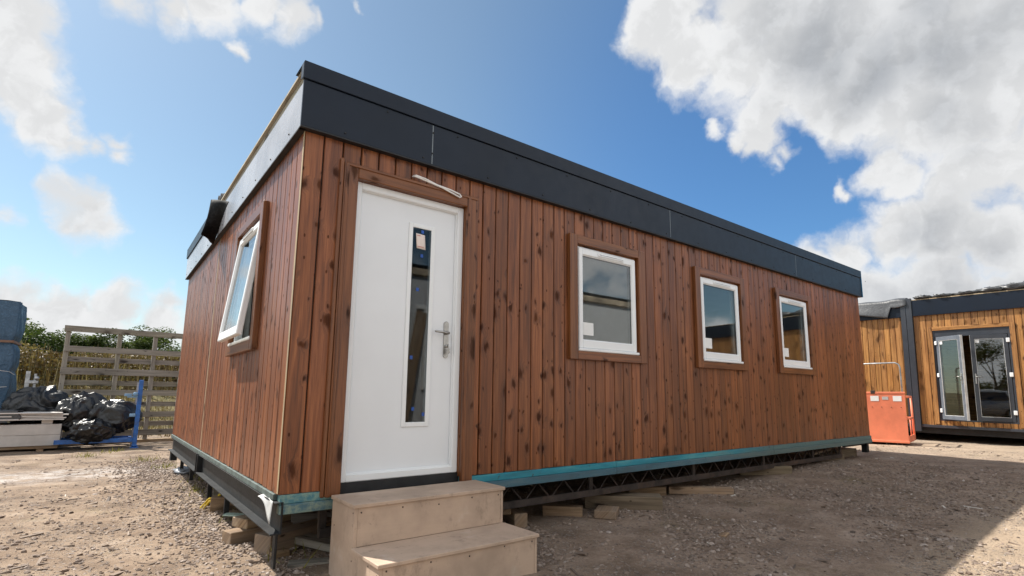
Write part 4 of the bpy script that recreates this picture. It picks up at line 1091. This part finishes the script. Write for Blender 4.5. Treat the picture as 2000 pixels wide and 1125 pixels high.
# parked car, seen only as a reflection
car = thing('parked_car', 'silver hatchback parked at the end of the pale grey cabin', 'car', (-5.6, -2.6, 0), R(92))
prof = [(-2.05, .45, .62), (-2.0, .62, .92), (-1.7, .68, 1.0), (-1.35, .7, 1.4), (-.6, .72, 1.5), (.25, .72, 1.47), (.95, .72, 1.0), (1.6, .7, .9), (2.0, .66, .74), (2.1, .58, .5)]
mb = MB(); vs = []; fs = []
for x, hw, zt in prof:
    belt = min(zt, .95)
    ring_ = [(hw * .92, .22), (hw * 1.18, .35), (hw * 1.2, .62), (hw * 1.14, belt * .96), (hw * (.98 if zt > 1.1 else 1.05), zt * .97), (hw * .7, zt), (0, zt + .02)]
    full = ring_ + [(-a, b) for a, b in ring_[-2::-1]]
    vs += [(x, a, b) for a, b in full]
m_ = 13
for k in range(len(prof) - 1):
    for j in range(m_ - 1): fs.append((k * m_ + j, k * m_ + j + 1, (k + 1) * m_ + j + 1, (k + 1) * m_ + j))
fs.append(tuple(range(m_))); fs.append(tuple(range((len(prof) - 1) * m_, len(prof) * m_))[::-1])
mb.add(vs, fs, 0, None, None, True); mb.build('body', M['carpaint'], car)
for s_ in (-1, 1):
    mb = MB(); mb.add([(-1.25, s_ * .83, .98), (.75, s_ * .83, .98), (.2, s_ * .735, 1.4), (-1.1, s_ * .735, 1.36)], [(0, 1, 2, 3)]); mb.add([(-1.25, s_ * .8, .98), (.75, s_ * .8, .98), (.2, s_ * .7, 1.4), (-1.1, s_ * .7, 1.36)], [(3, 2, 1, 0)]); mb.build('side_window', M['dark_glass'], car)
    mb = MB(); crumple(mb, (2.0, s_ * .55, .68), (.09, .16, .08), 1, 12, amp=0); mb.build('headlight', M['paper'], car)
    for x in (-1.3, 1.32):
        mb = MB(); mb.tube([(x, s_ * .68, .31), (x, s_ * .88, .31)], .31, 24); wh = mb.build('wheel', M['tyre'], car)
        mb = MB(); mb.tube([(x, s_ * .875, .31), (x, s_ * .89, .31)], .2, 20); mb.build('rim', M['galv'], wh)
mb = MB(); mb.sheet(lambda a, b: (.98 - .68 * b, (a - .5) * 1.3 * (1 - .1 * b), 1.03 + .43 * b), 4, 4, .01); mb.build('windscreen', M['dark_glass'], car)

for x, y, p in ((-24, -6, 0), (-26, -2, 2), (-25, 2, 1), (-27, -10, 3), (-28, 6, 0), (-26, 10, 2), (-30, -15, 2), (-23, -12, 1)):
    t_ = copy_tree(protos[p]); t_.location = (x, y, 0); t_.scale = (1.5, 1.5, 1.6)
    tag(t_, LT[p] + ' in the hedge row beyond the parked car', 'tree', 'hedge row of %ss beyond the car' % LT[p])

# ------------------------------------------------------------------ sky, sun, camera
SUN_EL, SUN_AZ = 51.5, -26.5                                # azimuth clockwise from +Y
CLOUDS=[(-9.0, 27.7, 0.062), (-7.8, 24.6, 0.052), (-6.4, 21.9, 0.045), (-4.4, 20.6, 0.028), (-2.4, 20.3, 0.018), (-0.5, 20.0, 0.02), (-0.7, 21.1, 0.017), (-8.4, 22.4, 0.04), (-4.9, 29.2, 0.011), (-1.3, 32.1, 0.037), (1.8, 32.8, 0.036), (5.1, 34.0, 0.041), (8.7, 35.3, 0.035), (11.8, 34.7, 0.038), (13.7, 34.8, 0.016), (8.4, 30.9, 0.009), (-2.7, 15.2, 0.04), (-1.3, 13.9, 0.032), (-3.6, 14.1, 0.028), (-2.4, 14.3, 0.04), (-7.3, 13.5, 0.015), (18.3, 36.8, 0.007), (-6.0, 6.9, 0.043), (-3.1, 6.0, 0.052), (0.5, 7.0, 0.042), (3.5, 5.7, 0.051), (-0.4, 5.0, 0.048), (-4.8, 4.2, 0.05), (4.5, 7.7, 0.026), (54.9, 36.6, 0.073), (57.5, 33.3, 0.066), (61.2, 32.2, 0.076), (66.8, 33.6, 0.134), (74.5, 30.6, 0.136), (80.8, 26.2, 0.137), (64.4, 28.1, 0.046), (71.6, 26.9, 0.067), (76.9, 23.7, 0.072), (80.9, 18.5, 0.073), (63.7, 25.6, 0.034), (63.3, 24.2, 0.026), (61.6, 24.9, 0.018), (65.4, 23.6, 0.018), (59.4, 26.3, 0.014), (64.3, 22.9, 0.02), (70.6, 19.4, 0.011), (71.2, 19.0, 0.009), (67.6, 13.4, 0.035), (70.6, 14.0, 0.045), (74.6, 14.7, 0.056), (78.2, 14.1, 0.072), (81.6, 12.6, 0.072), (73.8, 20.3, 0.03), (75.2, 19.2, 0.03), (71.9, 10.1, 0.066), (77.4, 9.5, 0.072), (81.8, 8.5, 0.054), (86.0, 18.2, 0.108), (85.7, 27.6, 0.107)]
GREYS=[(69.5, 32.9, 0.076), (64.0, 35.8, 0.043), (75.1, 28.8, 0.059), (81.0, 28.0, 0.077), (78.9, 21.9, 0.044), (77.5, 14.2, 0.04), (74.2, 10.3, 0.042), (80.2, 11.2, 0.044), (79.0, 9.3, 0.039), (-2.1, 14.8, 0.02)]
wd = bpy.data.worlds.new('World'); sc.world = wd; wd.use_nodes = True
class WT(NT):
    def __init__(s): s.t = wd.node_tree
t = WT()
bg = wd.node_tree.nodes['Background']
sky = t.n('ShaderNodeTexSky', dict(sky_type='NISHITA', sun_disc=False, sun_elevation=R(SUN_EL), sun_rotation=R(SUN_AZ), air_density=1.0, dust_density=.7, ozone_density=2.0))
d = t.vm('NORMALIZE', t.n('ShaderNodeTexCoord').outputs['Generated'], None)
def dirv(az, el): return (math.sin(R(az)) * math.cos(R(el)), math.cos(R(az)) * math.cos(R(el)), math.sin(R(el)))
wa = t.vm('SUBTRACT', t.noise(d, 5.0, 2, .5, out=1), (.5, .5, .5)); wb = t.vm('SUBTRACT', t.noise(d, 20.0, 4, .55, out=1), (.5, .5, .5))
dw = t.vm('ADD', d, t.vm('ADD', t.vm('MULTIPLY', wa, (.05, .05, .05)), t.vm('MULTIPLY', wb, (.06, .06, .06))))
def blobs(lst, vec):
    acc = None
    for az, el, r_ in lst:
        q = t.math('MULTIPLY_ADD', t.vm('DISTANCE', vec, dirv(az, el)), -.09 / r_ ** .5 / .3, .3 * r_ ** .5)
        # field is positive inside a blob; larger clouds get deeper
        acc = q if acc is None else t.n('ShaderNodeMath', dict(operation='SMOOTH_MAX'), i0=acc, i1=q, i2=.008).outputs[0]
    return acc
fld = blobs(CLOUDS, dw)
fA = t.noise(dw, 10.0, 6, .54)
fB = t.noise(t.vm('ADD', dw, tuple(.022 * c for c in dirv(SUN_AZ, SUN_EL))), 10.0, 6, .54)
fine = t.noise(d, 6.0, 6, .6)
rest = t.math('SUBTRACT', t.noise(t.vm('MULTIPLY', d, (1, 1, 1.6)), 2.6, 8, .58), .47)      # broken cloud over the rest of the sky
behind = t.sstep(t.vm('DOT_PRODUCT', d, dirv(38, 0)), .45, .1)
fld = t.math('MAXIMUM', fld, t.math('MULTIPLY_ADD', t.math('SUBTRACT', behind, 1.0), 1.0, t.math('MULTIPLY', rest, .4)))
fld = t.math('ADD', fld, t.math('MULTIPLY_ADD', fA, .12, -.05))
dens = t.sstep(fld, -.008, .042)
gf = t.math('ADD', blobs(GREYS, t.vm('ADD', d, t.vm('MULTIPLY', wa, (.16, .16, .16)))), t.math('MULTIPLY_ADD', fine, .22, -.11))
grey = t.sstep(gf, -.09, .1)
thick = t.sstep(fld, .01, .075)
shade = t.math('MULTIPLY', t.math('MULTIPLY_ADD', grey, .85, .08), thick)
puff = t.sstep(t.math('SUBTRACT', fA, fB), -.07, .07, .93, 1.05)
ccol = t.mix(shade, (2.8, 2.82, 2.84), (1.28, 1.36, 1.48))
gain = t.math('MULTIPLY', puff, t.math('MULTIPLY_ADD', behind, .75, 1.0))  # unseen clouds behind the camera brightened as added fill for the shade
ccol = t.mix(1.0, ccol, t.n('ShaderNodeCombineColor', None, Red=gain, Green=gain, Blue=gain).outputs[0], 'MULTIPLY')
deep = t.sstep(t.vm('DOT_PRODUCT', d, dirv(72, 14)), .7, .99)
tint = t.mix(1.0, sky.outputs[0], t.mix(deep, (.44, .477, .44), (.25, .39, .49)), 'MULTIPLY')
fin = t.mix(dens, tint, ccol)
t.set(bg.inputs[0], fin); bg.inputs[1].default_value = .1
sun = bpy.data.lights.new('sun', 'SUN'); sun.energy = 2.8; sun.angle = R(.6); sun.color = (1, .95, .87)
so = link(bpy.data.objects.new('sun', sun)); v_ = Vector(dirv(SUN_AZ, SUN_EL)); so.rotation_euler = v_.to_track_quat('Z', 'Y').to_euler(); so.location = v_ * 60

cam = bpy.data.cameras.new('camera'); co = link(bpy.data.objects.new('camera', cam)); sc.camera = co
cam.sensor_width = 36; cam.lens = 36 * 1036.1 / 2000; cam.shift_x = -25 / 2000; cam.shift_y = 52.5 / 2000; cam.clip_end = 3000; cam.clip_start = .05
yaw, pit, rol = R(38.2911), R(8.693), R(.4783)
fw = Vector((math.cos(pit) * math.sin(yaw), math.cos(pit) * math.cos(yaw), math.sin(pit))); rt = Vector((math.cos(yaw), -math.sin(yaw), 0)); up = rt.cross(fw)
r2 = math.cos(rol) * rt + math.sin(rol) * up; u2 = -math.sin(rol) * rt + math.cos(rol) * up
mw = Matrix(((r2.x, u2.x, -fw.x, -.9027), (r2.y, u2.y, -fw.y, -3.5406), (r2.z, u2.z, -fw.z, 1.0999), (0, 0, 0, 1))); co.matrix_world = mw
sc.render.engine = 'CYCLES'; sc.cycles.max_bounces = 8; sc.cycles.transparent_max_bounces = 16; sc.cycles.use_denoising = True
sc.render.resolution_x = 1024; sc.render.resolution_y = 576
vs_ = sc.view_settings; vs_.view_transform = 'Standard'; vs_.look = 'None'; vs_.gamma = 1; vs_.use_curve_mapping = False; vs_.exposure = 1.6
